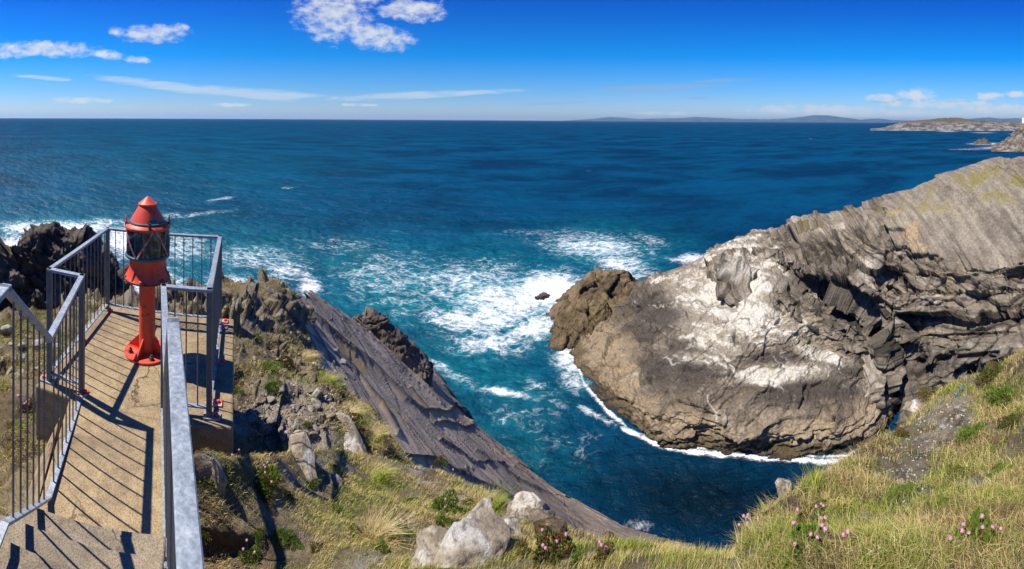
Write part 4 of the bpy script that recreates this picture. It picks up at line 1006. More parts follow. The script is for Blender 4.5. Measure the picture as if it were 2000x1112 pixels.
def build_terrace():
    root = empty('concrete_terrace', (*((pA + pB + pC + pD) / 4), FLOOR))
    tag(root, 'tan concrete platform with a sunlit walkway and stairs, carrying the red lantern', 'platform')
    def child(mb, name, m, bevel=0.0):
        o = mb.build(name, m, root, bevel=bevel); o.matrix_parent_inverse = Matrix.Translation(-root.location); return o
    bpy.context.view_layer.update()
    cen = (pA + pB + pC + pD) / 4
    u1 = unit(pC - pD); u2 = unit(pA - pD)
    o = 0.17
    quad = [pD + (-u1 * 0.09 - u2 * 0.12), pC + (u1 * 0.21 - u2 * 0.10), pB + (u1 * 0.17 + u2 * 0.16), pA + (-u1 * 0.14 + u2 * 0.16)]
    child(MB().prism(quad, FLOOR - 2.6, FLOOR), 'deck', M_CONC, 0.018)
    # walkway
    left0, right0 = pP + u1 * 0.0, pE + u1 * 0.04
    e1l, e1r = cyl(60, 2.45), cyl(322, 2.275)
    n0 = unit(np.array([-AX[1], AX[0]]))
    w = [pP - u1 * 0.10 + AX * 0.10, pE + u1 * 0.055 + AX * 0.075, e1r + n0 * 0.015, e1l]
    w2 = [pP - u1 * 0.10 + AX * 0.104, pE + u1 * 0.055 + AX * 0.082, e1r + n0 * 0.015, e1l]
    child(MB().prism(w2, FLOOR - 1.6, FLOOR - 0.006), 'walkway', M_CONC, 0.012)
    # kerb slope on the walkway's left flank
    f0, f1 = pP - u1 * 0.13 + AX * 0.35, e1l
    out = -n0
    v = [P3(f0, FLOOR - 0.012), P3(f1, FLOOR - 0.012), P3(f1 + out * 0.24, FLOOR - 0.5), P3(f0 + out * 0.22, FLOOR - 0.5),
         P3(f0, FLOOR - 1.4), P3(f1, FLOOR - 1.4), P3(f1 + out * 0.3, FLOOR - 1.4), P3(f0 + out * 0.3, FLOOR - 1.4)]
    child(MB().add(v, [(0, 1, 2, 3), (3, 2, 6, 7), (1, 5, 6, 2), (0, 3, 7, 4), (0, 4, 5, 1), (4, 7, 6, 5)]), 'flank', M_CONC)
    # stairs climbing to where the photograph was taken
    z = FLOOR
    el, er = e1l, e1r + n0 * 0.015
    d = unit((er - el)); run = np.array([d[1], -d[0]])
    if run @ AX < 0: run = -run
    for i in range(4):
        z2 = FLOOR + 0.165 * (i + 1) + 0.004
        a0 = el + run * 0.262 * i; b0 = er + run * 0.262 * i
        last = 2.2 if i == 3 else 0.5
        q = [a0 - d * 0.02, b0, b0 + run * last, a0 + run * last - d * 0.02]
        child(MB().prism(q, z2 - 0.9, z2), 'step', M_STEP, 0.014)
        # the rough ramp of concrete beside the steps
    sl = [P3(el - d * 0.03, FLOOR + 0.05), P3(el - d * 0.03 + run * 1.0, FLOOR + 0.70), P3(el - d * 0.40 + run * 1.0, FLOOR + 0.62), P3(el - d * 0.40, FLOOR - 0.02)]
    v = sl + [p - np.array((0, 0, 1.2)) for p in sl]
    child(MB().add(v, [(0, 1, 2, 3), (4, 7, 6, 5), (0, 4, 5, 1), (1, 5, 6, 2), (2, 6, 7, 3), (3, 7, 4, 0)]), 'ramp', M_STEP)
    tag(child(MB().add(*blotch(cyl(84, 2.47), FLOOR + 0.006)), 'paint_spill', M_RED), 'crumbled red paint left on the step corner')
    return root
def blotch(c, z):
    v = [P3(c, z)]; n = 22
    for i in range(n):
        a = 2 * math.pi * i / n; r = 0.045 + 0.02 * math.sin(3 * a + 1) + random.uniform(-0.012, 0.012)
        v.append(P3(c + np.array([math.cos(a) * r * 1.3, math.sin(a) * r]), z + random.uniform(-0.001, 0.003)))
    return v, [(0, 1 + i, 1 + (i + 1) % n) for i in range(n)]
build_terrace()

BAR_CACHE = {}
def railing(name, label, runs, posts, base, group=None, feet=()):
    """runs: (a, za_top, za_bot, b, zb_top, zb_bot, widthfactor) ; posts: (xy, ztop, zbot)"""
    root = empty(name, base); tag(root, label, 'railing', group)
    bpy.context.view_layer.update()
    inv = Matrix.Translation(-root.location)
    def child(o): o.parent = root; o.matrix_parent_inverse = inv; return o
    for (a, zt0, zb0, b, zt1, zb1, skip0, skip1) in runs:
        A, B = P3(a, zt0), P3(b, zt1)
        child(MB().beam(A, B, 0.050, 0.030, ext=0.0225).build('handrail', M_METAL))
        a2, b2 = P3(a, zb0), P3(b, zb1)
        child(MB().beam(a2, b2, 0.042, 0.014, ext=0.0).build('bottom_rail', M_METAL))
        L = np.linalg.norm(np.array(b) - np.array(a)); n = max(1, int(round(L / 0.114)) - 1)
        for i in range(n):
            f = (i + 1) / (n + 1)
            p = a + (b - a) * f; z0 = zb0 + (zb1 - zb0) * f; z1 = zt0 + (zt1 - zt0) * f - 0.012
            child(MB().tube([P3(p, z0), P3(p, z1)], 0.0062, 8).build('baluster', M_METAL_SHADED, smooth=True))
    for (p, zt, zb, di) in posts:
        up = (di[0], di[1], 0)
        child(MB().beam(P3(p, zb), P3(p, zt), 0.048, 0.048, up=up, bev=0.004).build('post', M_METAL_SHADED))
    for (p, z, di, red) in feet:
        s = np.array([di[0], di[1]])
        child(MB().beam(P3(p - s * 0.05, z + 0.009), P3(p + s * 0.10, z + 0.009), 0.085, 0.014).build('base_plate', M_REDWORN if red else M_METAL))
        q = p + s * 0.065
        child(MB().lathe([(0.0, 0.034), (0.012, 0.034), (0.015, 0.030), (0.016, 0.014), (0.026, 0.014), (0.026, 0.010)][::-1], 12, (q[0], q[1], z + 0.004)).build('anchor_bolt', M_RED, smooth=True))
    return root

T, Bm = RAILTOP - 0.015, FLOOR + 0.085
u1, u2 = unit(pC - pD), unit(pA - pD)
def run(a, b): return (a, T, Bm, b, T, Bm, 0, 0)
r1 = railing('platform_railing', 'galvanised railing round the lantern platform, open towards the walkway',
        [run(pA, pD), run(pA, pB), run(pB, pC), run(pC, pE), run(pD, pP)],
        [(pA, T, FLOOR, u2), (pB, T, FLOOR - 0.02, u2), (pC, T, FLOOR - 0.02, u2), (pD, T, FLOOR, u2), (pP, T, FLOOR + 0.03, u2)],
        (*pA, FLOOR),
        feet=[(pC, FLOOR, u1, False), (pC + u2 * 0.16, FLOOR, u1, True), (pC + (pB - pC) * 0.5, FLOOR, u1, True), (pB - u2 * 0.07, FLOOR, u1, False), (pB + u2 * 0.07, FLOOR, u1, True), (pD, FLOOR, -u1, False),
              (pA, FLOOR, u1 * 0.6, True), (pA + (pB - pA) * 0.56, FLOOR, u2 * -0.4, True), (pA + (pD - pA) * 0.52, FLOOR, u1 * .5, True), (pP, FLOOR, u1 * 0.6, True)])
# the blue painted length of bottom rail
bl = MB().beam(P3(pC + (pB - pC) * 0.28 + u1 * 0.026, Bm), P3(pC + (pB - pC) * 0.60 + u1 * 0.026, Bm), 0.010, 0.024).build('painted_strip', M_BLUE, r1)
bl.matrix_parent_inverse = Matrix.Translation(-r1.location); tag(bl, 'blue painted stretch of the bottom rail')
pS = cyl(30, 2.12); 
def q_at(t): return pQ + AX * t
zc = H - 0.80
rl = railing('stair_railing', 'galvanised railing with close bars on the grass side of the walkway and stairs', 
        [(pP, T, Bm - 0.085, pQ, T, Bm - 0.06, 0, 0), (pQ, T, Bm - 0.06, q_at(0.78), zc - 0.015, zc - 1.14, 0, 0), (q_at(0.78), zc - 0.015, zc - 1.14, q_at(1.5), zc - 0.015, zc - 1.14, 0, 0)],
        [(q_at(1.5), zc - 0.015, zc - 1.3, AX)], (*pQ, FLOOR))
rr = railing('walkway_railing', 'galvanised railing with broad mottled handrail on the inlet side of the walkway and stairs',
        [(pE, T, Bm - 0.05, pJ, T, Bm - 0.05, 0, 0), (pJ, T, Bm - 0.05, pK, zc - 0.015, zc - 1.1, 0, 0), (pK, zc - 0.015, zc - 1.1, pG, zc - 0.015, zc - 1.1, 0, 0)],
        [(pE, T, FLOOR - 0.1, AX), (pG, zc - 0.015, zc - 1.4, AX)], (*pE, FLOOR))

# ------------------------------------------------------------------ the red lantern
def build_lantern():
    c = cyl(289, 4.34)
    root = empty('lantern_post', (c[0], c[1], FLOOR)); tag(root, 'weathered red iron lantern on a red pole, conical hood over a glass drum', 'lantern')
    def part(mb, name, m, parent=root, smooth=True): return mb.build(name, m, parent, smooth=smooth)
    face = math.atan2(-c[1], -c[0])
    base = part(MB().lathe([(0.0, 0.0), (0.243, 0.0), (0.245, 0.004), (0.245, 0.020), (0.240, 0.025), (0.092, 0.025), (0.088, 0.028)], 56), 'base_flange', M_RED)
    for k in range(4):
        a = face + math.pi / 4 + k * math.pi / 2 + 0.25
        g = MB(); e = np.array([math.cos(a), math.sin(a)]); t = np.array([-e[1], e[0]]) * 0.008
        prof = [(0.075, 0.025), (0.225, 0.025), (0.222, 0.045), (0.085, 0.19), (0.075, 0.19)]
        g.add([(*(e * r + t), z) for r, z in prof] + [(*(e * r - t), z) for r, z in prof], [(0, 1, 2, 3, 4), (9, 8, 7, 6, 5)] + [(i, i + 5, (i + 1) % 5 + 5, (i + 1) % 5) for i in range(5)])
        part(g, 'gusset', M_RED, smooth=False)
        b = a + math.pi / 4; q = (math.cos(b) * 0.185, math.sin(b) * 0.185)
        part(MB().lathe([(0.030, 0.025), (0.030, 0.034), (0.022, 0.036), (0.022, 0.058), (0.014, 0.060), (0.013, 0.074), (0.0, 0.075)], 6, (q[0], q[1], 0)), 'bolt', M_DARK if k != 1 else M_REDWORN, base, smooth=False)
    part(MB().lathe([(0.089, 0.02), (0.089, 0.80)], 40), 'pole', M_RED)
    part(MB().tube([(-0.06, 0.085, 0.02), (-0.06, 0.095, 0.4), (-0.055, 0.09, 0.79)], 0.010, 8), 'conduit', M_RED)
    drum = part(MB().lathe([(0.0, 0.785), (0.150, 0.79), (0.215, 0.80), (0.247, 0.815), (0.247, 0.835), (0.238, 0.845), (0.222, 0.875), (0.203, 0.915), (0.198, 0.95), (0.198, 1.055), (0.205, 1.065)], 56), 'drum', M_RED)
    part(MB().lathe([(0.249, 0.818), (0.2515, 0.821), (0.2515, 0.829), (0.249, 0.832)], 56, closed=True), 'gasket', M_DARK, drum)
    for k in range(6):
        a = face + 0.3 + k * math.pi / 3; e = np.array([math.cos(a), math.sin(a)]); t = np.array([-e[1], e[0]]) * 0.007
        g = MB(); prof = [(0.19, 0.84), (0.243, 0.84), (0.236, 0.865), (0.201, 0.96), (0.19, 0.96)]
        g.add([(*(e * r + t), z) for r, z in prof] + [(*(e * r - t), z) for r, z in prof], [(0, 1, 2, 3, 4), (9, 8, 7, 6, 5)] + [(i, i + 5, (i + 1) % 5 + 5, (i + 1) % 5) for i in range(5)])
        part(g, 'rib', M_RED, drum, smooth=False)
        b = a + 0.45; q = (math.cos(b) * 0.228, math.sin(b) * 0.228)
        part(MB().lathe([(0.020, 0.838), (0.020, 0.858), (0.012, 0.862), (0.0, 0.868)], 8, (q[0], q[1], 0)), 'bolt', M_RED if k % 2 else M_DARK, drum)
    part(MB().lathe([(0.196, 1.062), (0.240, 1.062), (0.244, 1.068), (0.244, 1.086), (0.236, 1.094), (0.210, 1.094)], 56), 'lower_ring', M_TEAL)
    lens = MB(); n = 120; prof = []
    for j in range(n):
        a = 2 * math.pi * j / n; r = 0.176 + 0.0045 * math.cos(a * 30); prof.append((r * math.cos(a), r * math.sin(a)))
    lens.prism(prof, 1.07, 1.36); part(lens, 'lens', M_LENS)
    part(MB().lathe([(0.229, 1.088), (0.229, 1.372), (0.225, 1.372), (0.225, 1.088)], 64, closed=True), 'glass_drum', M_GLASS)
    for hi, lo in ((-1.25, -0.55), (0.25, -0.47), (0.38, 1.10), (1.95, 1.25), (2.1, 2.8), (3.5, 2.85), (-1.9, -2.6)):      # slanting glazing bars
        pts = [(0.236 * math.cos(face + lo + (hi - lo) * f), 0.236 * math.sin(face + lo + (hi - lo) * f), 1.09 + 0.285 * f) for f in np.linspace(0, 1, 8)]
        part(MB().tube(pts, 0.0095, 8), 'glazing_bar', M_REDWORN)
    top = part(MB().lathe([(0.205, 1.366), (0.238, 1.366), (0.246, 1.372), (0.246, 1.392), (0.236, 1.404), (0.215, 1.418), (0.205, 1.424), (0.196, 1.428)], 56), 'upper_ring', M_RED)
    part(MB().lathe([(0.206, 1.4262), (0.210, 1.430), (0.208, 1.440), (0.196, 1.4425)], 56, closed=False), 'seam', M_TEAL, top)
    for k in range(4):
        a = face + 0.10 + [0, 1.35, -1.55, 3.1][k]; q = np.array([math.cos(a), math.sin(a)]); m = M_DARK if k in (0, 1) else M_RED
        part(MB().lathe([(0.016, 1.39), (0.016, 1.44), (0.010, 1.445), (0.010, 1.462), (0.0, 1.465)], 8, (*(q * 0.232), 0)), 'clamp_bolt', m, top)
        tq = np.array([-q[1], q[0]])
        ring = [(*(q * 0.236 + tq * 0.020 * math.cos(t)), 1.475 + 0.024 * math.sin(t)) for t in np.linspace(0, 2 * math.pi, 13)]
        part(MB().tube(ring, 0.006, 6, cap=False), 'eye_ring', m, top)
    hood = part(MB().lathe([(0.192, 1.432), (0.188, 1.436), (0.180, 1.455), (0.098, 1.600), (0.0945, 1.606), (0.093, 1.610)], 56), 'hood', M_RED)
    # bare patch where the red paint has come off
    patch = MB(); pv = []; nn = 15
    for i in range(nn):
        f = i / (nn - 1); a = face + 0.06 + 0.62 * f; hz = 0.068 * math.sin(math.pi * min(1, f * 1.05)) ** 0.8 * (0.8 + 0.25 * math.sin(9 * f))
        for z in (1.4405, 1.4405 + hz * 0.5, 1.4405 + hz + 0.002):
            r = np.interp(z, [1.436, 1.455, 1.6], [0.188, 0.180, 0.098]) + 0.0022; pv.append((r * math.cos(a), r * math.sin(a), z))
    patch.add(pv, [(i * 3 + j, (i + 1) * 3 + j, (i + 1) * 3 + j + 1, i * 3 + j + 1) for i in range(nn - 1) for j in (0, 1)])
    part(patch, 'bare_patch', M_TEAL, hood)
    fin = part(MB().lathe([(0.090, 1.600), (0.100, 1.606), (0.104, 1.616), (0.102, 1.626), (0.092, 1.632), (0.048, 1.668), (0.010, 1.699), (0.0, 1.703)], 48), 'finial', M_RED)
    return root
build_lantern()

# ================================================================== STONES, PLANTS, GRASS
def ground_at(px, py, want=1.0):
    best = None
    for (g, gx, gy, gr) in GROUNDS:
        m = (np.abs(gx - px) < 9) & (np.abs(gy - py) < 9)
        if not m.any(): continue
        d = np.where(m, np.hypot(gx - px, gy - py), 99)
        # the nearest surface on that sight line
        rr = np.where(d < 9, gr, 1e9); k = rr.min(); d2 = np.where(rr < k * 1.15, d, 99)
        i = np.unravel_index(np.argmin(d2), d2.shape)
        if best is None or gr[i] < best[1]: best = (g[i], gr[i])
    return best if best else (at(px, py, 3.0), 3.0)
ICO = {}
def ico(sub):
    if sub not in ICO:
        import bmesh
        bm = bmesh.new(); bmesh.ops.create_icosphere(bm, subdivisions=sub, radius=1.0)
        v = np.array([x.co[:] for x in bm.verts]); f = np.array([[x.index for x in fa.verts] for fa in bm.faces]); bm.free()
        ICO[sub] = (v, f)
    return ICO[sub]
def stone_mesh(name, size, seed, ca, cb, sub=3, rough=0.22, flat=1.0, white=0.0, steps=0.0):
    v, f = ico(sub); v = v.copy(); r_ = np.random.default_rng(seed)
    for _ in range(14 if sub > 3 else 9):       # planes that cut the pebble to a broken block
        n = unit(r_.normal(size=3)); h = r_.uniform(0.42, 0.75); e = np.maximum(v @ n - h, 0); v = v - e[:, None] * n * 0.98
    v = v * (np.array(size) * (1, 1, flat))
    sc = 1.0 / max(size)
    q = v + seed * 3.7
    nrm = v / np.maximum(np.linalg.norm(v, axis=1, keepdims=True), 1e-6)
    d = rough * max(size) * 0.35 * fbm(q, 1.6 * sc, 4) + rough * 0.16 * max(size) * fbm(q, 6 * sc, 5, ridged=True)
    if steps: d = d + steps * max(size) * (steps1((v @ unit((0.3, 0.5, 0.8))) * sc * 6 + 2 * fbm(q, sc, 3)) - 0.5)
    v = v + nrm * d[:, None]
    n1 = fbm(q, 2.2 * sc, 4); n2 = fbm(q, 8 * sc, 4)
    col = lerp3(ca, cb, sstep(-0.3, 0.3, n1 + 0.5 * n2))
    if white: col = lerp3(col, (0.52, 0.49, 0.43), sstep(0.15, 0.4, n1 + 0.5 * n2 + (white - 0.5) + 0.4 * nrm[:, 2]))
    col = lerp3(col, (0.36, 0.25, 0.11), sstep(0.2, 0.45, fbm(q + 9, 4 * sc, 4)) * 0.5)
    col = lerp3(col, (0.06, 0.05, 0.04), sstep(0.15, 0.4, fbm(q + 29, 9 * sc, 4)) * 0.7)
    return mesh_np(name, v, tris=f, col=col, smooth=True)
GREY = ((0.24, 0.195, 0.135), (0.42, 0.36, 0.265))
def boulder(px, py, size, seed, label, rot=(0, 0, 0), sink=0.25, white=0.4, col=GREY, sub=5, name='boulder', cat='rock', flat=1.0, steps=0.06):
    p, r = ground_at(px, py)
    me = stone_mesh(name, size, seed, col[0], col[1], sub, 0.20, flat, white, steps)
    o = link(name, me, M_NEAR, None, (p[0], p[1], p[2] + size[2] * (0.5 - sink) * flat), rot)
    return tag(o, label, cat)
boulder(905, 1092, (0.36, 0.27, 0.15), 21, 'largest pale grey boulder at the bottom edge, with white patches', (-0.35, -0.25, 0.5), white=0.42, sink=0.46, steps=0.14)
boulder(1035, 1005, (0.19, 0.13, 0.17), 22, 'white capped boulder beside the tall grass tuft at the edge of the slab', (0.1, -0.1, 0.2), white=0.5, sink=0.4, steps=0.12)
boulder(1075, 1045, (0.18, 0.10, 0.13), 23, 'brown shaded boulder behind and right of the white capped one', (0.1, 0.2, -0.4), white=0.15, col=((0.13, 0.10, 0.07), (0.24, 0.19, 0.13)))
boulder(590, 905, (0.34, 0.12, 0.12), 24, 'long grey boulder with a white streaked top below the dark pit', (0.1, 0.45, -0.75), white=0.35)
boulder(690, 868, (0.45, 0.22, 0.10), 25, 'low white rock rib in the turf above the slab', (0.1, 0.25, -0.5), white=0.45, sink=0.4)
boulder(432, 955, (0.06, 0.045, 0.17), 26, 'thin upright grey slab of stone standing in the grass by the platform corner', (0.15, -0.1, 0.4), white=0.0, sink=0.2, steps=0.1)
boulder(655, 945, (0.13, 0.09, 0.07), 27, 'small dull grey boulder half sunk in the turf above the green cushions', (0, 0, 0.3), white=0.0)
boulder(1786, 812, (0.13, 0.15, 0.20), 28, 'rounded pale boulder at the top of the grassy bank by the dark gully', (0.0, -0.25, 0.2), white=0.35, sink=0.2, steps=0.0)
boulder(1530, 958, (0.09, 0.07, 0.08), 29, 'grey stone sticking out of the lip of the bank beside the tall green plant', (0, 0.3, 0), white=0.4)
boulder(1462, 1035, (0.07, 0.06, 0.09), 30, 'pale stone at the foot of the bank above the water, pink flowers beside it', (0, 0, 0), white=0.6, sink=0.35)
boulder(1815, 700, (0.5, 0.3, 0.2), 31, 'dummy', (0, 0, 0)) if False else None
boulder(830, 1105, (0.20, 0.15, 0.09), 35, 'low grey rock half sunk in the turf against the left end of the largest boulder', (-0.2, -0.2, 0.9), white=0.2, sink=0.5, steps=0.12)
boulder(985, 1052, (0.17, 0.13, 0.10), 36, 'angular tan rock between the largest boulder and the white capped one', (-0.3, 0.1, 0.2), white=0.25, sink=0.5, steps=0.12)
# loose stones
PROTO = [stone_mesh('stone', s, 60 + i, c0, c1, 3, 0.12, 1.0, w, 0.0) for i, (s, c0, c1, w) in enumerate([
    ((1, .62, .30), *GREY, 0.35), ((1, .8, .42), (0.2, .17, .13), (.38, .34, .27), 0.4), ((1, .5, .26), (.14, .12, .1), (.27, .235, .19), 0.1), ((1, .75, .6), (.3, .26, .2), (.5, .45, .36), 0.7), ((1, .55, .2), (.26, .2, .12), (.42, .32, .2), 0.2)])]
def stones(spots, label, group, ks, cat='stone'):
    for (px, py, w) in spots:
        p, r = ground_at(px, py); k = random.choice(ks); s = w / F * r * 0.5
        o = link('stone', PROTO[k], M_NEAR, None, (p[0], p[1], p[2] + s * 0.08), (random.uniform(-.4, .4), random.uniform(-.4, .4), random.uniform(0, 6.28)))
        o.scale = (s, s, s * random.uniform(0.8, 1.2)); tag(o, label, cat, group)
rnd = random.Random(5)
def scatter(cx, cy, rx, ry, n, w0, w1):
    out = []
    for _ in range(n):
        a = rnd.uniform(0, 6.28); q = math.sqrt(rnd.random()); out.append((cx + rx * q * math.cos(a), cy + ry * q * math.sin(a), w0 + (w1 - w0) * rnd.random() ** 2.2))
    return out
stones(scatter(570, 805, 85, 55, 150, 7, 40) + scatter(500, 775, 40, 40, 16, 10, 34), 'flat broken stone in the pale rubble right of the platform', 'stones in the rubble right of the platform', [0, 1, 2, 4])
stones(scatter(650, 745, 60, 50, 26, 6, 20) + scatter(560, 690, 70, 40, 22, 6, 20), 'small grey stone on the slope above the tilted slab', 'stones on the slope above the slab', [0, 2, 3])
stones(scatter(45, 690, 70, 50, 34, 8, 46), 'grey stone in the grass seen through the left railing', 'stones in the grass left of the stairs', [0, 1, 3])
stones([(1870, 800, 20), (1882, 803, 18), (1900, 800, 15), (1910, 790, 12), (1845, 838, 22), (1896, 822, 14), (1760, 940, 16), (1757, 905, 14), (1782, 922, 12), (1771, 928, 10), (1845, 870, 9), (1870, 815, 13), (1860, 822, 10), (1915, 803, 9), (1930, 780, 10), (1700, 870, 8)],
       'small whitish stone on the bare soil of the grassy bank', 'whitish stones on the bank', [3, 3, 0])
stones([(1786, 988, 24)], 'tan block of stone on the bank just below the bright green moss cushion', None, [4])
stones([(1688, 1012, 20)], 'pale triangular stone lying alone in the grass left of the moss cushion', None, [3])
stones([(1802, 966, 20)], 'grey flat stone beside the tan block on the bank', None, [1])
stones(scatter(820, 960, 130, 50, 16, 6, 14) + scatter(660, 1020, 180, 60, 18, 5, 12), 'small grey stone showing through the dry turf', 'stones in the turf of the near slope', [0, 2, 3])

# grit too small to count
def grit():
    r_ = np.random.default_rng(404); v0, f0 = ico(1); V, Fc, C = [], [], []; k = 0
    spots = [(570, 808, 100, 60, 1500, 1.5, 7), (640, 760, 70, 50, 350, 1, 4), (1860, 825, 70, 60, 900, 2, 8), (1780, 920, 60, 70, 700, 2, 8), (1730, 1080, 80, 40, 350, 2, 6), (60, 690, 90, 50, 400, 1, 5), (760, 1000, 250, 90, 900, 1.5, 5), (560, 700, 70, 60, 500, 1, 4)]
    for (g, gx, gy, gr) in GROUNDS:
        for (cx, cy, rx, ry, n, w0, w1) in spots:
            m = np.argwhere((((gx - cx) / rx) ** 2 + ((gy - cy) / ry) ** 2 < 1) & (gr < 9))
            if len(m) < 40: continue
            m = m[r_.integers(0, len(m), n)]
            p = g[m[:, 0], m[:, 1]]; r = gr[m[:, 0], m[:, 1]]
            for j in range(n):
                s = (w0 + (w1 - w0) * r_.random() ** 3) / F * r[j] * 0.5; a = r_.uniform(0, 6.28)
                q = v0 * (1, r_.uniform(.5, .9), r_.uniform(.25, .6)) * (1 + 0.35 * r_.normal(size=(len(v0), 1)) * .6) * s
                q = np.stack([q[:, 0] * math.cos(a) - q[:, 1] * math.sin(a), q[:, 0] * math.sin(a) + q[:, 1] * math.cos(a), q[:, 2]], -1)
                V.append(q + p[j] + (0, 0, s * .15)); Fc.append(f0 + k); k += len(v0)
                C.append(np.tile(np.array((0.40, 0.35, 0.275)) * r_.uniform(0.35, 1.25), (len(v0), 1)))
    me = mesh_np('gravel', np.concatenate(V), tris=np.concatenate(Fc), col=np.concatenate(C), smooth=False)
    tag(link('gravel', me, M_NEAR), 'pale grit and stone chips scattered on the bare soil', 'gravel', kind='stuff')
grit()

# cushions of thrift and other green plants
def cushion_mesh(name, rad, hgt, n, seed, c0, c1, leaf=0.011, long=2.4, red=0.0):
    r_ = np.random.default_rng(seed)
    th = r_.uniform(0, 2 * np.pi, n); q = np.sqrt(r_.random(n)); lob = 1 + 0.25 * np.sin(3 * th + seed) + 0.15 * np.sin(5 * th + 2 * seed)
    x = rad * q * lob * np.cos(th); y = rad * q * lob * np.sin(th); z = hgt * np.sqrt(np.maximum(1 - q ** 2, 0)) * r_.uniform(0.75, 1.08, n)
    c = np.stack([x, y, z], -1)
    up = np.stack([x / rad * 0.9, y / rad * 0.9, np.full(n, 0.8)], -1) + r_.normal(size=(n, 3)) * 0.45; up /= np.linalg.norm(up, axis=1, keepdims=True)
    sd = np.cross(up, r_.normal(size=(n, 3))); sd /= np.linalg.norm(sd, axis=1, keepdims=True)
    L = leaf * long * r_.uniform(0.6, 1.3, n)[:, None]; W = leaf * 0.5 * r_.uniform(0.7, 1.2, n)[:, None]
    v = np.stack([c - sd * W * 0.5, c + sd * W * 0.5, c + up * L * 0.6 + sd * W, c + up * L, c + up * L * 0.6 - sd * W], 1).reshape(-1, 3)
    i = np.arange(n)[:, None] * 5
    k = r_.random(n); col = lerp3(c0, c1, np.clip(0.5 * k + 0.5 * (fbm(c, 12 / max(rad, .05) * .2, 2) + .5), 0, 1))
    if red: col = np.where((r_.random(n) < red)[:, None], np.array((0.30, 0.035, 0.02)), col)
    me = mesh_np(name, v, quads=np.concatenate([i + (0, 1, 2, 4)], 0), tris=i + (4, 2, 3), col=np.repeat(col, 5, 0), smooth=False)
    return me
G0, G1 = (0.045, 0.085, 0.010), (0.165, 0.24, 0.03)
D0, D1 = (0.045, 0.06, 0.015), (0.12, 0.145, 0.035)
CUSH = [cushion_mesh('leaf_cushion', 1.0, 0.42, 1300, 70 + i, a, b, 0.075, 2.2, red) for i, (a, b, red) in enumerate([(G0, G1, 0), (G0, G1, 0.03), (D0, D1, 0.14), (D0, D1, 0.05)])]
BIG = [cushion_mesh('leaf_cushion', 1.0, 0.30, 4200, 90 + i, G0, G1, 0.038, 2.0, 0) for i in range(2)]
def flower_mesh(seed):
    r_ = np.random.default_rng(seed); n = 90
    d = r_.normal(size=(n, 3)); d[:, 2] = np.abs(d[:, 2]) * 0.9 - 0.15; d /= np.linalg.norm(d, axis=1, keepdims=True)
    c = d * 0.72; sd = np.cross(d, r_.normal(size=(n, 3))); sd /= np.linalg.norm(sd, axis=1, keepdims=True); t2 = np.cross(d, sd)
    W = r_.uniform(0.20, 0.34, n)[:, None]
    v = np.stack([c - sd * W, c + d * 0.26 - t2 * W, c + sd * W, c + d * 0.3 + t2 * W], 1).reshape(-1, 3)
    k = r_.random(n); col = lerp3((0.62, 0.22, 0.36), (0.86, 0.56, 0.66), k)
    return mesh_np('flower_head', v, quads=np.arange(n)[:, None] * 4 + (0, 1, 2, 3), col=np.repeat(col, 4, 0), smooth=False)
FLOWER = [flower_mesh(s) for s in (1, 2, 3)]
def thrift(px, py, width, heads, label, group, dark=True, hsize=0.0095):
    """heads: pixel offsets of the pink heads from (px, py)"""
    p, r = ground_at(px, py); s = width / F * r * 0.5
    root = empty('thrift_plant', tuple(p), random.uniform(0, 6.28)); tag(root, label, 'flower', group)
    rz = root.rotation_euler.z
    o = link('leaf_cushion', random.choice(CUSH[1:3] if dark else CUSH[:2]), M_LEAF, root); o.scale = (s, s, s * random.uniform(0.9, 1.3))
    for (dx, dy) in heads:
        h = random.uniform(0.05, 0.11)
        d = ray(px, CY) * (dx / F * r * 0.0); side = np.array([math.cos((px - 1000) / F), -math.sin((px - 1000) / F), 0])
        q = side * (dx / F * r) + ray(px, py) * (1, 1, 0) * (-(dy) / F * r * 0.7)
        c, sn = math.cos(-rz), math.sin(-rz); q = np.array([q[0] * c - q[1] * sn, q[0] * sn + q[1] * c, h])
        st = link('stem', MB().tube([(q[0] * 0.7, q[1] * 0.7, 0.0), (q[0] * 0.95, q[1] * 0.95, h * 0.6), tuple(q)], 0.0016, 5).build('stem', M_STEM).data, None, root)
        fl = link('flower_head', random.choice(FLOWER), M_PETAL, root, tuple(q), (random.uniform(-.4, .4), random.uniform(-.4, .4), 0)); k = hsize * random.uniform(0.8, 1.15); fl.scale = (k, k, k * 0.85)
    return root
# remove the stray stem objects made while meshing
def tidy():
    for o in [o for o in COL.objects if o.name.startswith('stem') and o.parent is None]: bpy.data.objects.remove(o)
def hd(n, w, h, seed):
    q = random.Random(seed); return [(q.uniform(-w, w), q.uniform(-h, h)) for _ in range(n)]
thrift(1583, 1085, 90, hd(6, 42, 22, 1), 'thrift clump with six large pink heads at the bottom of the right bank', None, False)
thrift(1585, 1040, 60, hd(4, 30, 20, 2), 'thrift clump with pink heads just above the large six headed clump', None)
thrift(1905, 1080, 110, hd(8, 50, 30, 3), 'widest thrift clump with pale pink heads in the bottom right corner', None)
thrift(1466, 1045, 40, hd(3, 26, 14, 4), 'thrift with three pink heads on the lip over the water, beside a pale stone', None)
thrift(1600, 1000, 36, hd(2, 14, 10, 5), 'thrift with two small pink heads among the dry grass of the right bank', None)
thrift(872, 1005, 70, hd(5, 40, 18, 6), 'thrift with five pink heads above the largest pale boulder', None, False)
thrift(780, 1050, 50, hd(4, 22, 16, 7), 'thrift with four pink heads left of the largest pale boulder', None)
thrift(1080, 1085, 80, hd(5, 26, 30, 8), 'reddish green thrift with pink heads at the bottom, right of the boulders', None)
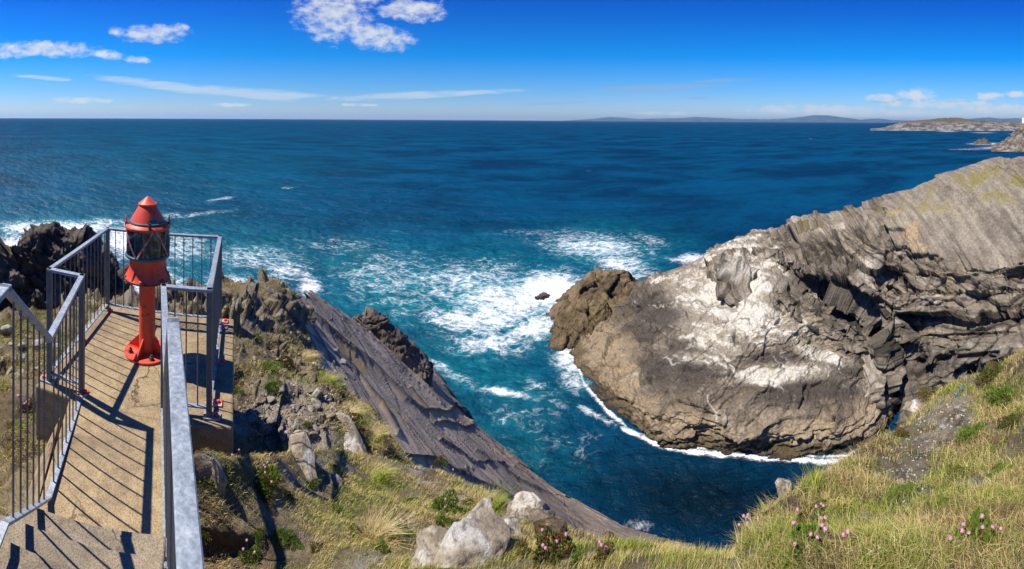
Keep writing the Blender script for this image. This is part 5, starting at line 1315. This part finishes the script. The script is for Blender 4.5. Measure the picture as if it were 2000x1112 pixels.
thrift(1185, 1095, 50, hd(3, 14, 12, 9), 'thrift with three bright pink heads at the bottom edge below the slab', None)
thrift(515, 945, 60, hd(6, 26, 34, 10), 'thrift with scattered pink heads in the turf right of the upright grey slab', None, False)
thrift(455, 905, 34, hd(3, 14, 8, 11), 'thrift with pink heads at the rim of the dark pit by the platform', None)
thrift(555, 715, 40, hd(4, 14, 8, 12), 'thrift with a tuft of pink heads beside the big bright green cushion', None, hsize=0.022)
thrift(685, 825, 40, hd(3, 12, 8, 13), 'thrift with pale heads on the brown grass hump above the slab', None, hsize=0.02)
thrift(490, 1095, 40, hd(3, 20, 10, 14), 'thrift with pink heads by the foot of the long handrail shadow', None)
thrift(1640, 1075, 40, hd(2, 16, 10, 15), 'lone thrift pair of heads between the two pink clumps of the right bank', None)
thrift(60, 800, 40, hd(5, 24, 26, 16), 'thrift with pink heads in the grass behind the left railing', None, hsize=0.018)
tidy()
def cushion(px, py, width, kind, label, group=None, squash=1.0, sy=0.8):
    p, r = ground_at(px, py); s = width / F * r * (0.5 if kind == 'big' else 0.40); squash *= 0.8
    o = link('cushion_plant', (BIG if kind == 'big' else CUSH)[random.randrange(2) if kind == 'big' else {'green': 0, 'dark': 3, 'red': 2}[kind]], M_LEAF, None, (p[0], p[1], p[2] - 0.06 * s), (0, 0, random.uniform(0, 6.28)))
    o.scale = (s, s * sy, s * squash); return tag(o, label, 'plant', group)
cushion(518, 728, 74, 'big', 'biggest bright green moss cushion on the stony terrace beyond the platform', None, 0.8)
cushion(530, 758, 46, 'green', 'bright green moss lobe just below the biggest cushion', None)
cushion(465, 770, 34, 'green', 'green cushion tucked against the right wall of the platform', None, 1.3)
cushion(1768, 965, 56, 'big', 'bright green moss cushion in the middle of the right bank', None, 0.6)
cushion(1738, 985, 56, 'big', 'bright green moss patch left of the tan block on the right bank', None, 0.5)
cushion(1820, 775, 70, 'red', 'reddish green cushion above the pale boulder at the top of the bank', None)
cushion(1945, 738, 100, 'dark', 'large dark green cushion at the top right of the bank', None)
cushion(650, 918, 36, 'green', 'bright green cushion right of the white streaked boulder', None)
cushion(605, 948, 46, 'green', 'green cushion below the long grey boulder', None)
cushion(866, 1025, 50, 'green', 'green cushion right above the largest pale boulder, under the pink heads', None)
cushion(1195, 1070, 64, 'red', 'red tinged cushion on the lip above the lower end of the slab', None)
cushion(1288, 1068, 40, 'green', 'small green cushion on the lip where the slab ends', None, 1.4)
cushion(1500, 1020, 60, 'red', 'reddish cushion on the lip above the dark water', None)
for (x, y, w, k) in [(520, 975, 50, 'dark'), (548, 1050, 50, 'green'), (575, 1062, 40, 'green'), (505, 1045, 36, 'green'), (560, 970, 36, 'red'), (620, 1075, 40, 'red'), (765, 1020, 40, 'green'), (745, 1075, 50, 'green'), (700, 1050, 60, 'dark'), (655, 1000, 40, 'green'), (800, 985, 40, 'green'),
                     (400, 945, 50, 'dark'), (395, 1040, 50, 'dark'), (1020, 1085, 60, 'red'), (1130, 1100, 60, 'green'), (920, 985, 36, 'green'), (860, 905, 36, 'dark'), (580, 870, 26, 'red'), (655, 760, 24, 'green'), (500, 660, 30, 'green'), (545, 590, 18, 'green'), (600, 830, 22, 'green')]:
    cushion(x, y, w, k, 'low green cushion plant in the dry turf of the near slope', 'cushion plants of the near slope')
for (x, y, w, k) in [(1560, 1060, 60, 'green'), (1690, 1060, 60, 'green'), (1900, 860, 90, 'green'), (1960, 780, 90, 'green'), (1980, 830, 70, 'dark'), (1850, 1000, 70, 'green'), (1740, 1040, 60, 'green'), (1880, 930, 60, 'dark'), (1650, 1000, 50, 'red'), (1520, 1085, 60, 'red'), (1960, 930, 70, 'green'), (1760, 850, 40, 'red')]:
    cushion(x, y, w, k, 'low green cushion plant among the long grass of the right bank', 'cushion plants of the right bank')

# grasses
def blades(name, pts, nrm_seed, hmin, hmax, width, cols, lean=0.5, wind=(0.5, 0.2), curl=0.5):
    n = len(pts); r_ = np.random.default_rng(nrm_seed)
    hgt = (hmin + (hmax - hmin) * r_.random(n) ** 1.5)[:, None]
    a = r_.uniform(0, 2 * np.pi, n); dirh = np.stack([np.cos(a), np.sin(a), 0 * a], -1) * lean * r_.random((n, 1)) + np.array([*wind, 0]) * 0.6
    up = np.array([0, 0, 1.0])
    sd = np.stack([np.cos(a + 1.57 + r_.normal(size=n) * 0.5), np.sin(a + 1.57 + r_.normal(size=n) * .5), 0 * a], -1)
    w = width * r_.uniform(0.6, 1.3, (n, 1))
    p1 = pts + hgt * (up * 0.55 + dirh * 0.35); p2 = pts + hgt * (up * (0.95 - 0.3 * curl) + dirh * (0.9 + curl))
    v = np.stack([pts - sd * w, pts + sd * w, p1 + sd * w * 0.8, p1 - sd * w * 0.8, p2], 1).reshape(-1, 3)
    i = np.arange(n)[:, None] * 5
    return v, i + (0, 1, 2, 3), i + (3, 2, 4), cols
def pick_cols(p, seed, green_bias=0.0):
    r_ = np.random.default_rng(seed); n = len(p)
    straw, pale, brown, green, lime = np.array((0.34, 0.26, 0.10)), np.array((0.46, 0.38, 0.19)), np.array((0.135, 0.095, 0.042)), np.array((0.14, 0.18, 0.022)), np.array((0.26, 0.29, 0.045))
    gz = fbm(p, 1.7, 3) + green_bias; k = r_.random(n) - 0.5
    c = np.where((r_.random(n) < 0.33)[:, None], pale, straw)
    c = np.where(((fbm(p + 11, 1.2, 3) + k * 0.7) > 0.20)[:, None], brown, c)
    c = np.where(((gz + k * 0.75) > 0.20)[:, None], np.where((r_.random(n) < 0.4)[:, None], lime, green), c)
    return c * r_.uniform(0.9, 1.8, (n, 1))
def scatter_on(gi, n, seed, bare, rmax=16.0, power=1.6):
    g, gx, gy, gr = GROUNDS[gi]; r_ = np.random.default_rng(seed)
    c = (g[:-1, :-1] + g[1:, 1:]) / 2; area = np.linalg.norm(np.cross(g[1:, :-1] - g[:-1, :-1], g[:-1, 1:] - g[:-1, :-1]), axis=-1)
    nz = np.abs(normals(g)[:-1, :-1, 2]); r = gr[:-1, :-1]; x, y = gx[:-1, :-1], gy[:-1, :-1]
    w = area / np.maximum(r, 1.3) ** power * sstep(0.25, 0.6, nz) * (r < rmax) * (r > 0.9) * (y < 1330) * (x > -60) * (x < 2060)
    for (cx, cy, rx, ry, a) in bare: w = w * (1 - np.clip(a * ell(x, y, cx, cy, rx, ry), 0, 1))
    w = w * (0.04 + 0.96 * sstep(-0.22, 0.22, fbm(c, 2.4, 4)))
    w = w.ravel(); idx = r_.choice(len(w), n, p=w / w.sum())
    i, j = np.unravel_index(idx, area.shape); f, h = r_.random((n, 1)), r_.random((n, 1))
    p = g[i, j] * (1 - f) * (1 - h) + g[i + 1, j] * f * (1 - h) + g[i, j + 1] * (1 - f) * h + g[i + 1, j + 1] * f * h
    keep = ~(in_poly(p, DECK) | in_poly(p, WALK))
    return p[keep]
BARE = [(560, 810, 90, 50, 1.2), (500, 790, 50, 60, 0.8), (900, 1088, 55, 32, .85), (1035, 1005, 45, 40, 1), (690, 865, 70, 20, .9), (590, 905, 40, 25, .9), (1865, 825, 60, 60, 1.2), (1780, 925, 60, 60, 1.1), (1740, 1090, 70, 40, .8), (1800, 870, 50, 40, 1.0), (1720, 870, 30, 30, .6), (470, 1020, 40, 50, .6), (700, 990, 60, 20, .6), (560, 1000, 40, 30, .5)]
def grass(name, label, gi, n, seed, hmin, hmax, width, gb, extra=None):
    p = scatter_on(gi, n, seed, BARE)
    V, Q, T_, C = [], [], [], []
    if extra is not None: p = np.concatenate([p, extra])
    r = pix(p)[2]
    v, q, t, _ = blades(name, p, seed, hmin, hmax, 1.0, None)
    # width grows a little with distance so that far tufts stay visible
    v, q, t, _ = blades(name, p, seed, hmin, hmax, (width * np.clip(r / 2.2, 0.8, 2.2))[:, None], None)
    c = pick_cols(p, seed + 1, gb)
    me = mesh_np(name, v, q, t, np.repeat(c, 5, 0), smooth=False)
    return tag(link(name, me, M_GRASS), label, 'grass', kind='stuff')
def tuft(px, py, rpx, n, seed):
    p, r = ground_at(px, py); r_ = np.random.default_rng(seed); s = rpx / F * r
    a = r_.uniform(0, 6.28, n); q = np.sqrt(r_.random(n)) * s
    return np.stack([p[0] + q * np.cos(a), p[1] + q * np.sin(a), np.full(n, p[2] - 0.01)], -1)
grass('grass', 'dry straw and green turf on the slope above the slab', 0, 170000, 31, 0.010, 0.055, 0.0011, 0.09)
grass('grass', 'brown turf on the stony terrace beyond the platform', 1, 60000, 32, 0.02, 0.09, 0.0016, -0.05)
grass('grass', 'turf of the verge left of the stairs', 2, 60000, 33, 0.02, 0.09, 0.0013, 0.06)
def tall(label, spots, seed, n, hmin, hmax, gb, name='grass_tuft'):
    for k, (px, py, rp, lab) in enumerate(spots):
        p = tuft(px, py, rp, n, seed + k); r = pix(p)[2]; base = p.mean(0)
        v, q, t, _ = blades(name, p - base, seed + k, hmin, hmax, 0.0016, None, lean=1.0, curl=0.9)
        me = mesh_np(name, v, q, t, np.repeat(pick_cols(p, seed + k, gb), 5, 0), smooth=False)
        tag(link(name, me, M_GRASS, None, tuple(base)), lab, 'grass tuft')
tall('', [(955, 1000, 34, 'round tuft of long brown grass left of the white capped boulder'), (690, 812, 36, 'shaggy brown grass hump at the edge of the slab'), (735, 855, 30, 'brown grass tuft overhanging the dark slab'),
          (640, 745, 30, 'dry grass tuft beside the pink flowers of the terrace'), (730, 1060, 30, 'yellow green tuft of upright grass in the near slope'), (735, 940, 30, 'straw tuft in the middle of the near slope'), (600, 700, 24, 'grass tuft above the tilted slab near the biggest green cushion')], 200, 900, 0.08, 0.20, -0.12)
tall('', [(1585, 965, 16, 'upright bright green grassy plant on the lip of the right bank')], 230, 160, 0.08, 0.17, 0.9)
def long_grass():
    p = scatter_on(0, 105000, 77, [(900, 1000, 560, 300, 1.3), (560, 950, 300, 300, 1.3), (1860, 830, 70, 70, 1.2), (1775, 925, 60, 70, 1.1), (1700, 1070, 70, 50, .8), (1800, 870, 50, 40, 1.0)])
    x = pix(p)[0]; p = p[x > 1440]; r = pix(p)[2]
    v, q, t, _ = blades('long_grass', p, 78, 0.02, 0.105, 0.0013 * np.clip(r / 2.2, 0.8, 1.8)[:, None], None, lean=0.8, wind=(-0.35, -0.1), curl=0.6)
    me = mesh_np('long_grass', v, q, t, np.repeat(pick_cols(p, 79, 0.05), 5, 0), smooth=False)
    tag(link('long_grass', me, M_GRASS), 'long yellow green grass on the right bank', 'grass', kind='stuff')
long_grass()
# a piece of blue rope on the bank
def rope():
    p, r = ground_at(1876, 768); q = random.Random(3)
    pts = []
    for i in range(40):
        f = i / 39; a = 9.0 * f; rad = 0.06 + 0.05 * math.sin(17 * f)
        pts.append((p[0] + rad * math.cos(a) + 0.22 * (f - .5), p[1] + rad * 0.6 * math.sin(a), p[2] + 0.02 + 0.015 * math.sin(13 * f)))
    tag(MB().tube(pts, 0.004, 6).build('rope', M_ROPE, smooth=True), 'tangle of blue rope on the soil at the top of the right bank', 'rope')
rope()
# the white building at the end of the far headland
def far_building():
    b = at(1999, 240, 1300.0); root = empty('white_building', (b[0], b[1], b[2] - 2)); tag(root, 'small white building on the far headland at the right edge', 'building')
    MB().prism([(-4, -4), (4, -4), (4, 4), (-4, 4)], 0, 16).build('wall', M_WHITE, root)
    MB().add([(-4.4, -4.4, 16.02), (4.4, -4.4, 16.02), (4.4, 4.4, 16.02), (-4.4, 4.4, 16.02), (0, 0, 18.5)], [(0, 1, 4), (1, 2, 4), (2, 3, 4), (3, 0, 4), (3, 2, 1, 0)]).build('roof', M_WHITE, root)
far_building()

# ------------------------------------------------------------------ the air over the sea
def haze():
    mb = MB(); R = 61000.0
    mb.prism([(-R, -R), (R, -R), (R, R), (-R, R)], -8.0, 640.0)
    m = bpy.data.materials.new('sea_air'); m.use_nodes = True; nt = m.node_tree
    for nd in list(nt.nodes): nt.nodes.remove(nd)
    out = nt.nodes.new('ShaderNodeOutputMaterial'); v = nt.nodes.new('ShaderNodeVolumePrincipled')
    v.inputs['Color'].default_value = (0.45, 0.74, 1.0, 1); v.inputs['Density'].default_value = 1.9e-5; v.inputs['Anisotropy'].default_value = 0.2
    nt.links.new(v.outputs[0], out.inputs['Volume'])
    tag(mb.build('haze', m), 'thin blue sea haze that pales the far hills', 'haze', kind='stuff')
haze()
